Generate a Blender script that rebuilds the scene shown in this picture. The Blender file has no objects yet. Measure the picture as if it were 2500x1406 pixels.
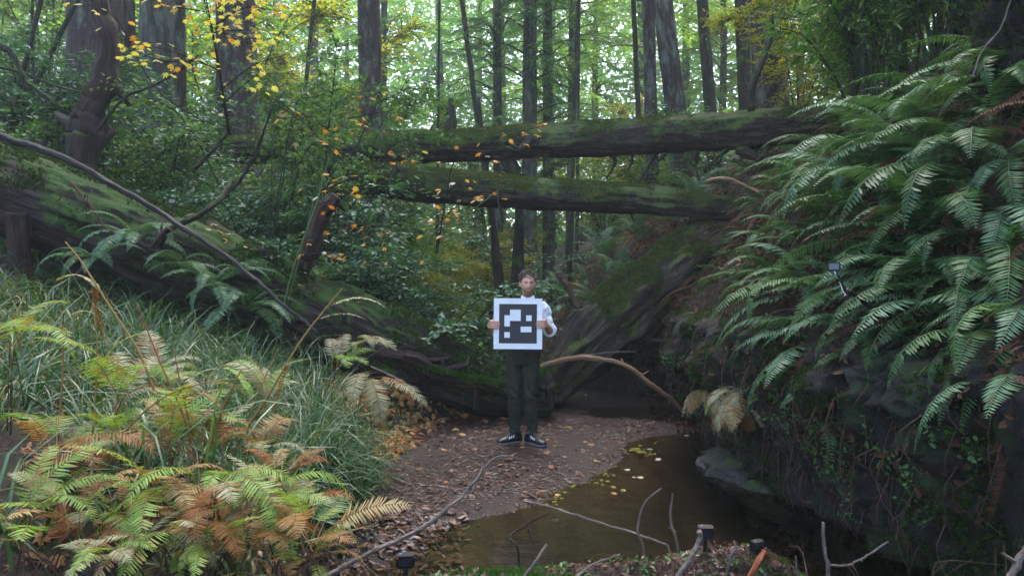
import bpy, bmesh, math, random
import numpy as np
from mathutils import Vector, Matrix
R = math.radians
rng = np.random.default_rng(11)
random.seed(11)
SC = bpy.context.scene
COL = SC.collection

# ------------------------------------------------------------------ camera, sky, sun, exposure
cam_d = bpy.data.cameras.new('camera'); cam = bpy.data.objects.new('camera', cam_d); COL.objects.link(cam)
cam.location = (0, 0, 1.6); cam.rotation_euler = (R(90), 0, 0)
cam_d.sensor_width = 36; cam_d.lens = 24.5; cam_d.clip_end = 2000; cam_d.clip_start = 0.05
SC.camera = cam
SUN_EL, SUN_AZ = R(62), R(15)      # azimuth clockwise from +Y (the far side of the creek)
w = bpy.data.worlds.new('World'); SC.world = w; w.use_nodes = True
nt = w.node_tree; nt.nodes.clear()
sky = nt.nodes.new('ShaderNodeTexSky'); sky.sky_type = 'NISHITA'; sky.sun_disc = False
sky.sun_elevation = SUN_EL; sky.sun_rotation = SUN_AZ
sky.air_density = 1.0; sky.dust_density = 3.5; sky.ozone_density = 1.0
bg = nt.nodes.new('ShaderNodeBackground'); bg.inputs[1].default_value = 0.15
wo = nt.nodes.new('ShaderNodeOutputWorld')
nt.links.new(sky.outputs[0], bg.inputs[0]); nt.links.new(bg.outputs[0], wo.inputs[0])
sd = bpy.data.lights.new('sun', 'SUN'); sd.energy = 1.4; sd.angle = R(28); sd.color = (1.0, 0.96, 0.9)
sun = bpy.data.objects.new('sun', sd); COL.objects.link(sun)
dirv = Vector((math.sin(SUN_AZ)*math.cos(SUN_EL), math.cos(SUN_AZ)*math.cos(SUN_EL), math.sin(SUN_EL)))
sun.rotation_euler = dirv.to_track_quat('Z', 'Y').to_euler(); sun.location = (0, 0, 40)
vs = SC.view_settings
vs.view_transform = 'Standard'; vs.look = 'None'; vs.gamma = 1; vs.use_curve_mapping = False
vs.exposure = 2.65
HAZE = .0019
try:
    SC.cycles.max_bounces = 8; SC.cycles.diffuse_bounces = 3; SC.cycles.glossy_bounces = 2
    SC.cycles.transmission_bounces = 4; SC.cycles.transparent_max_bounces = 8
    SC.cycles.volume_bounces = 0; SC.cycles.caustics_reflective = False; SC.cycles.caustics_refractive = False
    SC.cycles.sample_clamp_indirect = 4; SC.cycles.use_denoising = True
except Exception: pass

# ------------------------------------------------------------------ numeric helpers
def at(px, py, Y):
    return np.array([(px-1250)/1700*Y, Y, 1.6-(py-703)/1700*Y])
def sstep(a, b, x):
    t = np.clip((x-a)/(b-a), 0, 1); return t*t*(3-2*t)
def _h(i, j, k):
    n = (i*374761393 + j*668265263 + k*2147483647 + 1013904223) & 0xFFFFFFFF
    n = ((n ^ (n >> 13))*1274126177) & 0xFFFFFFFF
    n = ((n ^ (n >> 16))*2246822519) & 0xFFFFFFFF
    return ((n ^ (n >> 15)) & 0xFFFF)/65535.0
def vnoise(P):
    P = np.asarray(P, float); I = np.floor(P).astype(np.int64); f = P-I; f = f*f*(3-2*f)
    r = 0
    for a in (0, 1):
        for b in (0, 1):
            for c in (0, 1):
                wt = (f[..., 0] if a else 1-f[..., 0])*(f[..., 1] if b else 1-f[..., 1])*(f[..., 2] if c else 1-f[..., 2])
                r = r + wt*_h(I[..., 0]+a, I[..., 1]+b, I[..., 2]+c)
    return r*2-1
def fbm(P, o=4):
    P = np.asarray(P, float); s = 0; a = .5
    for _ in range(o):
        s = s+a*vnoise(P); P = P*2.03+17.1; a *= .5
    return s

def mk_mesh(name, V, faces, mats=(), smooth=True, attrs=None):
    """faces: list of (array (m,k), material index)"""
    me = bpy.data.meshes.new(name)
    V = np.asarray(V, np.float32)
    faces = [(np.asarray(f, np.int32), m) for f, m in faces if len(f)]
    nl = sum(f.size for f, m in faces); nf = sum(len(f) for f, m in faces)
    me.vertices.add(len(V)); me.vertices.foreach_set('co', V.ravel())
    me.loops.add(nl); me.polygons.add(nf)
    me.loops.foreach_set('vertex_index', np.concatenate([f.ravel() for f, m in faces]))
    tot = np.concatenate([np.full(len(f), f.shape[1], np.int32) for f, m in faces])
    st = np.concatenate([[0], np.cumsum(tot)[:-1]]).astype(np.int32)
    me.polygons.foreach_set('loop_start', st)
    try: me.polygons.foreach_set('loop_total', tot)
    except Exception: pass
    me.polygons.foreach_set('material_index', np.concatenate([np.full(len(f), m, np.int32) for f, m in faces]))
    me.polygons.foreach_set('use_smooth', np.full(nf, smooth, bool))
    for m in mats: me.materials.append(m)
    if attrs:
        for k, a in attrs.items():
            a = np.asarray(a, np.float32)
            if a.ndim == 1:
                at_ = me.attributes.new(k, 'FLOAT', 'POINT'); at_.data.foreach_set('value', a)
            else:
                at_ = me.attributes.new(k, 'FLOAT_VECTOR', 'POINT'); at_.data.foreach_set('vector', a.ravel())
    me.update(calc_edges=True); me.validate()
    return me

class Geo:
    def __init__(s): s.V = []; s.F = []; s.n = 0; s.A = []
    def add(s, V, F, m=0, bk=None):
        V = np.asarray(V, float)
        if not isinstance(F, list): F = [F]
        for f in F: s.F.append((np.asarray(f)+s.n, m))
        s.V.append(V); s.A.append(np.zeros((len(V), 3)) if bk is None else bk); s.n += len(V)
        return s
    def inst(s, T, pos, Rm, sc, m=0):
        Vt, Ft = T; N = len(pos)
        if N == 0: return s
        sc = np.asarray(sc, float)
        if sc.ndim == 1: sc = sc[:, None]
        V = np.einsum('nij,nkj->nki', Rm, Vt[None]*sc[:, None, :]) + pos[:, None, :]
        k = len(Vt); off = (np.arange(N)*k)[:, None, None]
        for f in (Ft if isinstance(Ft, list) else [Ft]):
            s.add_raw(f, off, m)
        s.V.append(V.reshape(-1, 3)); s.A.append(np.zeros((N*k, 3))); s.n += N*k
        return s
    def add_raw(s, f, off, m):
        f = np.asarray(f); s.F.append(((f[None]+off).reshape(-1, f.shape[1])+s.n, m))
    def mesh(s, name, mats, smooth=True, bk=False):
        return mk_mesh(name, np.concatenate(s.V), s.F, mats, smooth, {'bk': np.concatenate(s.A)} if bk else None)

def rots(az, pitch, roll):
    az, pitch, roll = np.broadcast_arrays(np.atleast_1d(az), pitch, roll)
    ca, sa, cp, sp, cr, sr = np.cos(az), np.sin(az), np.cos(pitch), np.sin(pitch), np.cos(roll), np.sin(roll)
    M = np.empty((len(az), 3, 3))
    M[:, 0, 0] = ca*cp; M[:, 1, 0] = sa*cp; M[:, 2, 0] = sp            # x axis: az, up by pitch
    ys = np.stack([-sa, ca, np.zeros_like(ca)], -1); xs = M[:, :, 0].copy()
    zs = np.cross(xs, ys)
    M[:, :, 1] = ys*cr[:, None]+zs*sr[:, None]; M[:, :, 2] = np.cross(xs, M[:, :, 1])
    return M

def catmull(P, n):
    P = np.asarray(P, float)
    if len(P) < 3:
        t = np.linspace(0, 1, n)[:, None]; return P[0]*(1-t)+P[-1]*t
    Q = np.vstack([2*P[0]-P[1], P, 2*P[-1]-P[-2]]); out = []
    tt = np.linspace(0, len(P)-1-1e-9, n)
    for t in tt:
        i = int(t); u = t-i; a, b, c, d = Q[i:i+4]
        out.append(.5*(2*b+(c-a)*u+(2*a-5*b+4*c-d)*u*u+(3*b-a-3*c+d)*u**3))
    return np.array(out)

def tube(P, r, k=8, cap=True, disp=None, flat=1.0):
    """P (n,3) path, r radius list; returns V, [quads, tris], bk"""
    P = np.asarray(P, float); n = len(P); r = np.asarray(r, float)*np.ones(n)
    T = np.gradient(P, axis=0); T /= np.linalg.norm(T, axis=1)[:, None]+1e-9
    up = np.array([0, 0, 1.]) if abs(T[0, 2]) < .9 else np.array([0, 1., 0])
    N = np.cross(up, T[0]); N /= np.linalg.norm(N); Ns = []
    for i in range(n):
        N = N-T[i]*np.dot(N, T[i]); N /= np.linalg.norm(N)+1e-9; Ns.append(N)
    Ns = np.array(Ns); Bs = np.cross(T, Ns)
    th = np.arange(k)/k*2*np.pi; s = np.concatenate([[0], np.cumsum(np.linalg.norm(np.diff(P, axis=0), axis=1))])
    c, sn = np.cos(th), np.sin(th)
    rm = r.mean()
    bk = np.stack([np.broadcast_to(c*rm, (n, k)), np.broadcast_to(sn*rm, (n, k)), np.broadcast_to(s[:, None], (n, k))], -1)
    rr = r[:, None]*np.ones((n, k))
    if disp is not None: rr = rr+disp(bk, rr)
    V = P[:, None, :]+Ns[:, None, :]*(rr*c)[..., None]+Bs[:, None, :]*(rr*sn*flat)[..., None]
    V = V.reshape(-1, 3); i = np.arange(n-1)[:, None]*k; j = np.arange(k)[None]; j2 = (j+1) % k
    Q = np.stack([i+j, i+j2, i+k+j2, i+k+j], -1).reshape(-1, 4)
    F = [Q]; bk = bk.reshape(-1, 3)
    if cap:
        V = np.vstack([V, P[0], P[-1]]); bk = np.vstack([bk, [0, 0, 0], [0, 0, s[-1]]])
        a = np.arange(k); b = (a+1) % k
        F.append(np.concatenate([np.stack([np.full(k, n*k), b, a], -1), np.stack([np.full(k, n*k+1), (n-1)*k+a, (n-1)*k+b], -1)]))
    return V, F, bk

# ------------------------------------------------------------------ object helpers
def link(o, parent=None):
    COL.objects.link(o)
    if parent is not None: o.parent = parent
    return o
def obj(name, me, parent=None, kind=None):
    o = bpy.data.objects.new(name, me); link(o, parent)
    if kind: o['kind'] = kind
    return o
def tag(o, label, cat, group=None, kind=None):
    o['label'] = label; o['category'] = cat
    if group: o['group'] = group
    if kind: o['kind'] = kind
    return o
def thing(name, label, cat, loc=(0, 0, 0), group=None):
    o = bpy.data.objects.new(name, None); o.empty_display_size = .1
    link(o); o.location = loc
    return tag(o, label, cat, group)
ORD = ['first', 'second', 'third', 'fourth', 'fifth', 'sixth', 'seventh', 'eighth', 'ninth', 'tenth', 'eleventh', 'twelfth',
       'thirteenth', 'fourteenth', 'fifteenth', 'sixteenth', 'seventeenth', 'eighteenth', 'nineteenth', 'twentieth']
def ordn(i):
    if i < 20: return ORD[i]
    return {2: 'twenty', 3: 'thirty', 4: 'forty'}[(i+1)//10]+'-'+ORD[(i+1) % 10-1] if (i+1) % 10 else {3: 'thirtieth', 4: 'fortieth'}[(i+1)//10]

# ------------------------------------------------------------------ materials
def newmat(name):
    m = bpy.data.materials.new(name); m.use_nodes = True; t = m.node_tree; t.nodes.clear()
    return m, t
def N(t, ty, **kw):
    n = t.nodes.new(ty)
    for k, v in kw.items():
        if isinstance(k, str) and k.startswith('i_'): n.inputs[k[2:].replace('_', ' ')].default_value = v
        else: setattr(n, k, v)
    return n
def ramp(t, src, stops, interp='LINEAR'):
    r = t.nodes.new('ShaderNodeValToRGB'); cr = r.color_ramp; cr.interpolation = interp
    while len(cr.elements) > 1: cr.elements.remove(cr.elements[-1])
    for i, (p, c) in enumerate(stops):
        e = cr.elements[0] if i == 0 else cr.elements.new(p)
        e.position = p; e.color = (*c, 1) if not np.isscalar(c) else (c, c, c, 1)
    t.links.new(src, r.inputs[0]); return r.outputs[0]
def mth(t, op, a, b=None, c=None, clamp=False):
    n = t.nodes.new('ShaderNodeMath'); n.operation = op; n.use_clamp = clamp
    for i, v in enumerate((a, b, c)):
        if v is None: continue
        if hasattr(v, 'links') or hasattr(v, 'is_linked'): t.links.new(v, n.inputs[i])
        else: n.inputs[i].default_value = v
    return n.outputs[0]
def mixc(t, f, a, b, mode='MIX'):
    n = t.nodes.new('ShaderNodeMix'); n.data_type = 'RGBA'; n.blend_type = mode
    for i, v in ((0, f), (6, a), (7, b)):
        if hasattr(v, 'is_linked'): t.links.new(v, n.inputs[i])
        elif i == 0: n.inputs[0].default_value = v
        else: n.inputs[i].default_value = (*v, 1)
    return n.outputs[2]
def noise(t, vec, scale, detail=4, rough=.55, stretch=None):
    if stretch is not None:
        mp = t.nodes.new('ShaderNodeMapping'); mp.inputs['Scale'].default_value = stretch; t.links.new(vec, mp.inputs[0]); vec = mp.outputs[0]
    n = t.nodes.new('ShaderNodeTexNoise'); n.inputs['Scale'].default_value = scale; n.inputs['Detail'].default_value = detail
    n.inputs['Roughness'].default_value = rough; t.links.new(vec, n.inputs['Vector']); return n.outputs['Fac']
def finish(t, color, rough, bump=None, bstr=.5, bdist=.02, transl=0, spec=.5, tcol=None):
    p = t.nodes.new('ShaderNodeBsdfPrincipled')
    if hasattr(color, 'is_linked'): t.links.new(color, p.inputs['Base Color'])
    else: p.inputs['Base Color'].default_value = (*color, 1)
    if hasattr(rough, 'is_linked'): t.links.new(rough, p.inputs['Roughness'])
    else: p.inputs['Roughness'].default_value = rough
    p.inputs['Specular IOR Level'].default_value = spec
    if bump is not None:
        b = t.nodes.new('ShaderNodeBump'); b.inputs['Strength'].default_value = bstr; b.inputs['Distance'].default_value = bdist
        t.links.new(bump, b.inputs['Height']); t.links.new(b.outputs[0], p.inputs['Normal'])
    out = t.nodes.new('ShaderNodeOutputMaterial'); sh = p.outputs[0]
    if transl:
        tr = t.nodes.new('ShaderNodeBsdfTranslucent'); mx = t.nodes.new('ShaderNodeMixShader'); mx.inputs[0].default_value = transl
        src = color if tcol is None else tcol
        if hasattr(src, 'is_linked'): t.links.new(src, tr.inputs[0])
        else: tr.inputs[0].default_value = (*src, 1)
        t.links.new(sh, mx.inputs[1]); t.links.new(tr.outputs[0], mx.inputs[2]); sh = mx.outputs[0]
    t.links.new(sh, out.inputs[0])
def leafmat(name, cols, rough=.45, transl=.35, obj_w=.35, spec=.5, warm=1.0, blotch=None):
    m, t = newmat(name)
    g = N(t, 'ShaderNodeNewGeometry'); oi = N(t, 'ShaderNodeObjectInfo')
    a = mth(t, 'MULTIPLY', g.outputs['Random Per Island'], 1-obj_w); b = mth(t, 'MULTIPLY', oi.outputs['Random'], obj_w)
    f = mth(t, 'ADD', a, b)
    n = len(cols); c = ramp(t, f, [(i/max(n-1, 1), cols[i]) for i in range(n)])
    if blotch:
        tcn = N(t, 'ShaderNodeTexCoord'); nb = noise(t, tcn.outputs['Object'], blotch[1], 4, .65); sx = N(t, 'ShaderNodeSeparateXYZ'); t.links.new(tcn.outputs['Object'], sx.inputs[0])
        off = mth(t, 'MULTIPLY', mth(t, 'SUBTRACT', oi.outputs['Random'], .5), .25)
        fb = mth(t, 'ADD', mth(t, 'ADD', nb, off), mth(t, 'MULTIPLY', mth(t, 'ABSOLUTE', sx.outputs[1]), .5))
        c = mixc(t, ramp(t, fb, [(blotch[2], 0), (blotch[2]+.1, .9)]), c, blotch[0])
    tc = mixc(t, 1.0, c, (1.5*warm, 1.45, .6), 'MULTIPLY')
    finish(t, c, rough, transl=transl, spec=spec, tcol=tc)
    return m
def simple(name, col, rough=.6, spec=.5, metallic=0):
    m, t = newmat(name); g = N(t, 'ShaderNodeTexCoord')
    n = noise(t, g.outputs['Object'], 30, 3)
    c = mixc(t, n, tuple(x*.8 for x in col), tuple(min(1, x*1.2) for x in col))
    finish(t, c, rough, bump=n, bstr=.15, bdist=.003, spec=spec)
    return m
def barkmat(name, dark, mid, light, moss=0.0, mosscol=((.02, .04, .008), (.06, .1, .02)), along=.14, scale=9, litter=0, rough=.85, lichen=0, wetspec=.35, patchy=1.0):
    m, t = newmat(name)
    at_ = N(t, 'ShaderNodeAttribute', attribute_name='bk'); v = at_.outputs['Vector']
    geo = N(t, 'ShaderNodeNewGeometry')
    n1 = noise(t, v, scale, 6, .6, (1, 1, along)); n2 = noise(t, v, scale*3.3, 5, .6, (1, 1, along*2)); n3 = noise(t, v, 1.7, 4, .6)
    rid = mth(t, 'ABSOLUTE', mth(t, 'SUBTRACT', n1, .5)); rid = mth(t, 'MULTIPLY', rid, 4, clamp=True)
    h = mth(t, 'ADD', rid, mth(t, 'MULTIPLY', n2, .5))
    c = ramp(t, mth(t, 'MULTIPLY', h, .8), [(.1, dark), (.45, mid), (.95, light)])
    c = mixc(t, ramp(t, n3, [(.35, 0), (.7, .55)]), c, tuple(x*.5 for x in mid))
    if lichen:
        nl = noise(t, v, 5, 5, .7, (1, 1, .3)); c = mixc(t, ramp(t, nl, [(.5, 0), (.62, lichen)]), c, (.2, .25, .19))
    if moss:
        sep = N(t, 'ShaderNodeSeparateXYZ'); t.links.new(geo.outputs['Normal'], sep.inputs[0])
        nm = noise(t, geo.outputs['Position'], 2.6, 7, .72)
        nf = noise(t, geo.outputs['Position'], 60, 3, .7)
        f = mth(t, 'ADD', mth(t, 'MULTIPLY', sep.outputs[2], .5), mth(t, 'MULTIPLY', mth(t, 'SUBTRACT', nm, .5), 2.6*patchy))
        f = mth(t, 'ADD', f, moss-.5)
        f = ramp(t, f, [(.0, 0), (.3, 1)])
        mc = ramp(t, nf, [(.3, mosscol[0]), (.72, mosscol[1])])
        mc = mixc(t, ramp(t, nm, [(.4, 0), (.7, .7)]), mc, tuple(x*1.5 for x in mosscol[1]))
        c = mixc(t, f, c, mc)
        h = mth(t, 'ADD', h, mth(t, 'MULTIPLY', mth(t, 'MULTIPLY', nf, f), 1.4))
        if litter:
            nl = noise(t, geo.outputs['Position'], 5, 5, .75)
            fl = mth(t, 'MULTIPLY', ramp(t, nl, [(.47, 0), (.56, 1)]), ramp(t, sep.outputs[2], [(.55, 0), (.85, litter)]))
            c = mixc(t, fl, c, (.085, .042, .026))
    finish(t, c, rough, bump=h, bstr=.9, bdist=.03, spec=wetspec)
    return m

M = {}
M['ground'] = None
M['sword'] = leafmat('sword_fern_green', [(.024, .07, .022), (.04, .105, .03), (.06, .14, .04), (.085, .18, .05)], .5, .32, .5, .32, blotch=((.09, .05, .022), 5, .74))
M['swordpale'] = leafmat('sword_fern_pale', [(.05, .13, .06), (.08, .17, .085), (.11, .21, .12)], .5, .3, .5, .35, blotch=((.12, .08, .03), 5, .77))
M['sworddark'] = leafmat('sword_fern_dark', [(.014, .045, .014), (.02, .07, .018), (.03, .09, .024)], .42, .3, .7, .4)
M['lime'] = leafmat('lime_fern', [(.085, .18, .02), (.13, .24, .03), (.19, .28, .05), (.24, .29, .09)], .5, .35, .35, .35, blotch=((.25, .13, .04), 7, .64))
M['cream'] = leafmat('cream_fern', [(.24, .21, .11), (.28, .28, .16), (.27, .32, .2)], .6, .3, .35, .3, blotch=((.22, .12, .055), 7, .58))
M['tan'] = leafmat('tan_fern', [(.20, .085, .025), (.24, .12, .04), (.28, .17, .07)], .65, .3, .3, .25, blotch=((.34, .27, .13), 6, .55))
M['rust'] = leafmat('rust_fern', [(.10, .035, .014), (.17, .06, .018), (.28, .11, .03)], .7, .2, .5, .2)
M['deadfrond'] = leafmat('dead_frond', [(.035, .016, .010), (.06, .026, .015), (.10, .045, .022)], .8, .12, .5, .2)
M['shrub'] = leafmat('shrub_leaf', [(.02, .07, .036), (.045, .125, .06), (.075, .175, .09), (.15, .26, .16)], .38, .3, .3, .55)
M['shrubg'] = leafmat('shrub_leaf_green', [(.03, .085, .015), (.055, .14, .022), (.09, .19, .03), (.15, .26, .045)], .42, .36, .3, .5)
M['bay'] = leafmat('laurel_leaf', [(.022, .085, .012), (.04, .125, .018), (.065, .17, .025), (.10, .24, .04)], .34, .42, .3, .6)
M['conifer'] = leafmat('conifer_needles', [(.04, .10, .04), (.06, .15, .05), (.09, .2, .06)], .5, .42, .45, .4)
M['conifer_y'] = leafmat('conifer_needles_bright', [(.08, .17, .03), (.12, .24, .04), (.18, .31, .06)], .5, .52, .45, .4)
M['broad'] = leafmat('broadleaf_bright', [(.06, .16, .02), (.10, .22, .03), (.16, .28, .035), (.26, .35, .05)], .42, .52, .4, .5)
M['broady'] = leafmat('broadleaf_yellow', [(.14, .2, .02), (.28, .29, .03), (.38, .33, .04)], .45, .5, .4, .4)
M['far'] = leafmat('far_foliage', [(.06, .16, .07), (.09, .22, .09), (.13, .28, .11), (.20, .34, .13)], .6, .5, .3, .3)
M['yleaf'] = leafmat('yellow_maple_leaf', [(.46, .33, .06), (.52, .40, .10), (.50, .45, .16), (.38, .42, .09)], .45, .45, .8, .5, 1.0)
M['oleaf'] = leafmat('orange_maple_leaf', [(.38, .13, .02), (.50, .2, .025), (.56, .3, .05), (.55, .42, .18)], .5, .35, .8, .4)
M['litter'] = leafmat('fallen_leaf', [(.08, .028, .016), (.14, .05, .022), (.21, .09, .035), (.32, .16, .06), (.19, .12, .09)], .5, .1, .3, .5)
M['litterbar'] = leafmat('fallen_leaf_wet', [(.03, .013, .010), (.055, .02, .013), (.08, .03, .018), (.12, .055, .03), (.08, .065, .055)], .45, .05, .3, .5)
M['litterorange'] = leafmat('fallen_leaf_orange', [(.2, .07, .02), (.34, .13, .03), (.42, .2, .05), (.42, .28, .1), (.18, .06, .03)], .5, .15, .3, .5)
M['palefl'] = leafmat('fallen_leaf_pale', [(.42, .33, .2), (.5, .45, .34)], .5, .1, .8, .4)
M['grass'] = leafmat('sedge_blade', [(.012, .045, .016), (.022, .07, .02), (.036, .10, .026), (.07, .14, .055), (.16, .18, .10)], .38, .3, .25, .5)
M['clover'] = leafmat('ground_leaf', [(.03, .1, .02), (.055, .15, .03), (.09, .21, .045)], .45, .3, .2, .5)
M['moss'] = leafmat('moss_tuft', [(.012, .028, .004), (.026, .052, .008), (.05, .085, .012)], .7, .3, .2, .2)
M['mosso'] = leafmat('moss_tuft_olive', [(.035, .055, .010), (.07, .10, .018), (.12, .14, .035)], .7, .3, .2, .2)
M['mossb'] = leafmat('moss_tuft_bright', [(.018, .055, .006), (.035, .095, .010), (.06, .14, .016)], .7, .3, .2, .2)
M['silt'] = barkmat('grey_silt', (.03, .026, .023), (.07, .062, .056), (.12, .11, .10), moss=.02, along=1, scale=12)
M['pebble'] = leafmat('pebble', [(.04, .036, .034), (.08, .075, .07), (.13, .12, .115), (.07, .045, .035)], .35, 0, .2, .5)
M['redbark'] = barkmat('redwood_bark', (.012, .007, .006), (.05, .030, .024), (.12, .08, .062), lichen=.4, moss=.0001 and .12, along=.07, scale=10)
M['farbark'] = barkmat('far_bark', (.02, .02, .016), (.06, .056, .042), (.12, .11, .085), lichen=.45, along=.07, scale=9)
M['mossbark'] = barkmat('mossy_bark', (.012, .010, .007), (.045, .035, .022), (.09, .075, .045), moss=.42, along=.2, scale=8)
M['rotbark'] = barkmat('rotten_bark', (.012, .006, .005), (.05, .026, .02), (.11, .065, .05), moss=.05, along=.1, scale=9)
M['logbig'] = barkmat('big_log_bark', (.005, .004, .003), (.042, .029, .021), (.13, .095, .072), moss=.5, mosscol=((.015, .036, .006), (.055, .105, .016)), along=.10, scale=8, litter=.25)
M['logtop'] = barkmat('upper_log_bark', (.006, .004, .003), (.045, .032, .023), (.12, .09, .065), moss=.6, mosscol=((.022, .042, .008), (.08, .115, .024)), along=.2, scale=9, litter=.9)
M['logdiag'] = barkmat('leaning_log_bark', (.004, .003, .002), (.055, .036, .026), (.14, .10, .07), moss=.34, mosscol=((.02, .04, .008), (.085, .115, .022)), along=.16, scale=7, litter=.9)
M['nearlog'] = barkmat('near_log_bark', (.015, .009, .007), (.055, .034, .026), (.12, .085, .065), moss=-.02, mosscol=((.014, .035, .004), (.045, .09, .010)), along=.6, scale=14, litter=.9)
M['pole'] = barkmat('wet_dark_branch', (.008, .006, .006), (.022, .016, .016), (.05, .04, .042), along=.1, scale=20, rough=.5, wetspec=.3)
M['twigdark'] = barkmat('dark_twig', (.012, .01, .008), (.035, .028, .02), (.07, .06, .045), along=.2, scale=20)
M['twigmoss'] = barkmat('mossy_twig', (.012, .016, .008), (.03, .045, .016), (.07, .09, .03), moss=.4, along=.2, scale=20)
M['twiggrey'] = barkmat('grey_twig', (.10, .075, .06), (.24, .19, .16), (.42, .37, .33), along=.2, scale=30)
M['twigbrown'] = barkmat('brown_twig', (.06, .032, .02), (.14, .08, .05), (.24, .16, .11), along=.2, scale=30)
M['orangebr'] = barkmat('peeled_branch', (.18, .09, .045), (.36, .20, .11), (.50, .33, .21), along=.1, scale=18, rough=.55)
M['redbr'] = barkmat('orange_branch', (.12, .03, .01), (.28, .07, .018), (.36, .13, .05), along=.1, scale=18, rough=.5)
M['blackroot'] = barkmat('black_root_bark', (.002, .002, .002), (.007, .005, .004), (.02, .015, .012), moss=.1, mosscol=((.004, .010, .002), (.014, .028, .005)), along=.3, scale=9)
M['goldstem'] = leafmat('golden_stem', [(.24, .13, .035), (.30, .19, .06)], .5, .15, .8, .4)
M['redstem'] = leafmat('red_stem', [(.20, .05, .015), (.28, .085, .03)], .5, .1, .8, .4)
M['greenstem'] = leafmat('green_stem', [(.05, .09, .03), (.09, .12, .04)], .5, .1, .8, .4)
M['blackp'] = simple('black_camera_plastic', (.008, .008, .009), .5, .3)
M['lens'] = simple('camera_lens_glass', (.01, .012, .02), .08, .8)
M['led'] = None

# ------------------------------------------------------------------ terrain
EY = [-30, 0, 3, 4.3, 5.4, 6.2, 7.35, 8, 9, 10, 11, 13, 20, 60, 200]
EL = [-1.2, -1.0, -.95, -1.0, -1.1, -1.17, -1.25, -1.0, -.5, -.3, -.4, -.8, -1.2, -3, -3]
ERY = [-30, 0, 3, 4.3, 5.4, 6.2, 7.35, 8, 9, 10.2, 10.8, 13, 20, 60, 200]
ER = [2.8, 2.6, 2.5, 2.35, 2.1, 2.03, 2.06, 2.15, 2.45, 2.5, .55, .2, .6, 2, 2]
WY = [-30, 3.9, 4.28, 4.72, 5.41, 6.2, 7.16, 7.98, 8.5, 9.0, 9.5, 9.9, 200]
WB = [-1.3, -1.2, -.76, -.64, .16, .69, 1.05, 1.6, 1.3, .45, .9, 3.5, 3.5]
def ground(x, y, fine=True):
    x = np.asarray(x, float); y = np.asarray(y, float)
    eL = np.interp(y, EY, EL)+.10*vnoise(np.stack([y*1.7, y*0+3, y*0], -1)); eR = np.interp(y, ERY, ER)+.12*vnoise(np.stack([y*1.3, y*0+9, y*0], -1))
    wb = np.interp(y, WY, WB)+.09*vnoise(np.stack([y*2.3, x*1.2, y*0+5], -1))+.07*vnoise(np.stack([y*6, x*5, y*0+5], -1))+.04*vnoise(np.stack([y*17, x*11, y*0+5], -1))
    base = np.maximum(y-10, 0)*.055
    z = base+.035*sstep(0, 1.2, wb-x)-(.32-.25*sstep(7.2, 8.2, y))*sstep(-.12, 1.3, x-wb)*(1-sstep(9.4, 10.2, y))
    z = z+.05*fbm(np.stack([x*2.6, y*3.2, x*0+6], -1), 4)*sstep(7.0, 8.0, y)*(1-sstep(9.6, 10.4, y))
    u = np.maximum(eL-x, 0); v = np.maximum(x-eR, 0)
    farf = sstep(8.5, 12, y)
    zl = .26*sstep(0, .3, u)+np.minimum(u, 14)*(.33+.16*farf)+np.maximum(u-14, 0)*.15
    zl = zl*(1-.45*sstep(3.2, 1.5, y))
    v1 = 1.05*sstep(0, .16, v)+1.75*np.minimum(v, 1.1)+.75*np.clip(v-1.1, 0, 12)+.2*np.maximum(v-13, 0)
    v2 = 1.3*sstep(0, 1.6, v)+.55*np.minimum(v, 14)+.15*np.maximum(v-14, 0)
    nearf = sstep(3.9, 2.2, y)
    zr = v1*(1-sstep(10.2, 10.9, y))+v2*sstep(10.2, 10.9, y)
    z = z+zl+zr+.35*sstep(3.5, 2.9, y)*sstep(3.0, 2.2, x)
    z = z+(.5*fbm(np.stack([x*.25, y*.25, x*0], -1), 3))*sstep(9, 16, y)
    if fine:
        amp = .012+.09*sstep(0, .5, u)+.16*sstep(0, .5, v)
        z = z+amp*fbm(np.stack([x*2.2, y*2.2, x*0+2], -1), 5)
    return z
def ground1(x, y): return float(ground(np.array([x]), np.array([y]))[0])
def hit(px, py, y0=2.0, y1=60):
    ys = np.arange(y0, y1, .04); xs = (px-1250)/1700*ys; zs = 1.6-(py-703)/1700*ys
    g = ground(xs, ys); k = np.nonzero(zs <= g)[0]
    i = k[0] if len(k) else len(ys)-1
    return np.array([xs[i], ys[i], g[i]])

def axis(fine0, fine1, step, lo, hi, grow=1.09):
    a = list(np.arange(fine0, fine1, step)); s = step; x = a[-1]
    while x < hi: s *= grow; x += s; a.append(x)
    s = step; x = a[0]
    while x > lo: s *= grow; x -= s; a.insert(0, x)
    return np.array(a)
gx = axis(-3.5, 4.2, .045, -110, 110); gy = axis(2.4, 11, .055, -25, 170)
GX, GY = np.meshgrid(gx, gy); GZ = ground(GX, GY)
eRg = np.interp(GY, ERY, ER)
rb = sstep(0, .12, GX-eRg)*(1-sstep(9, 10.5, GY))
hgt = np.clip(GZ, 0, 3)
shift = -.42*rb*sstep(.15, 1.1, hgt)*(1-sstep(1.1, 2.4, hgt))
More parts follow.
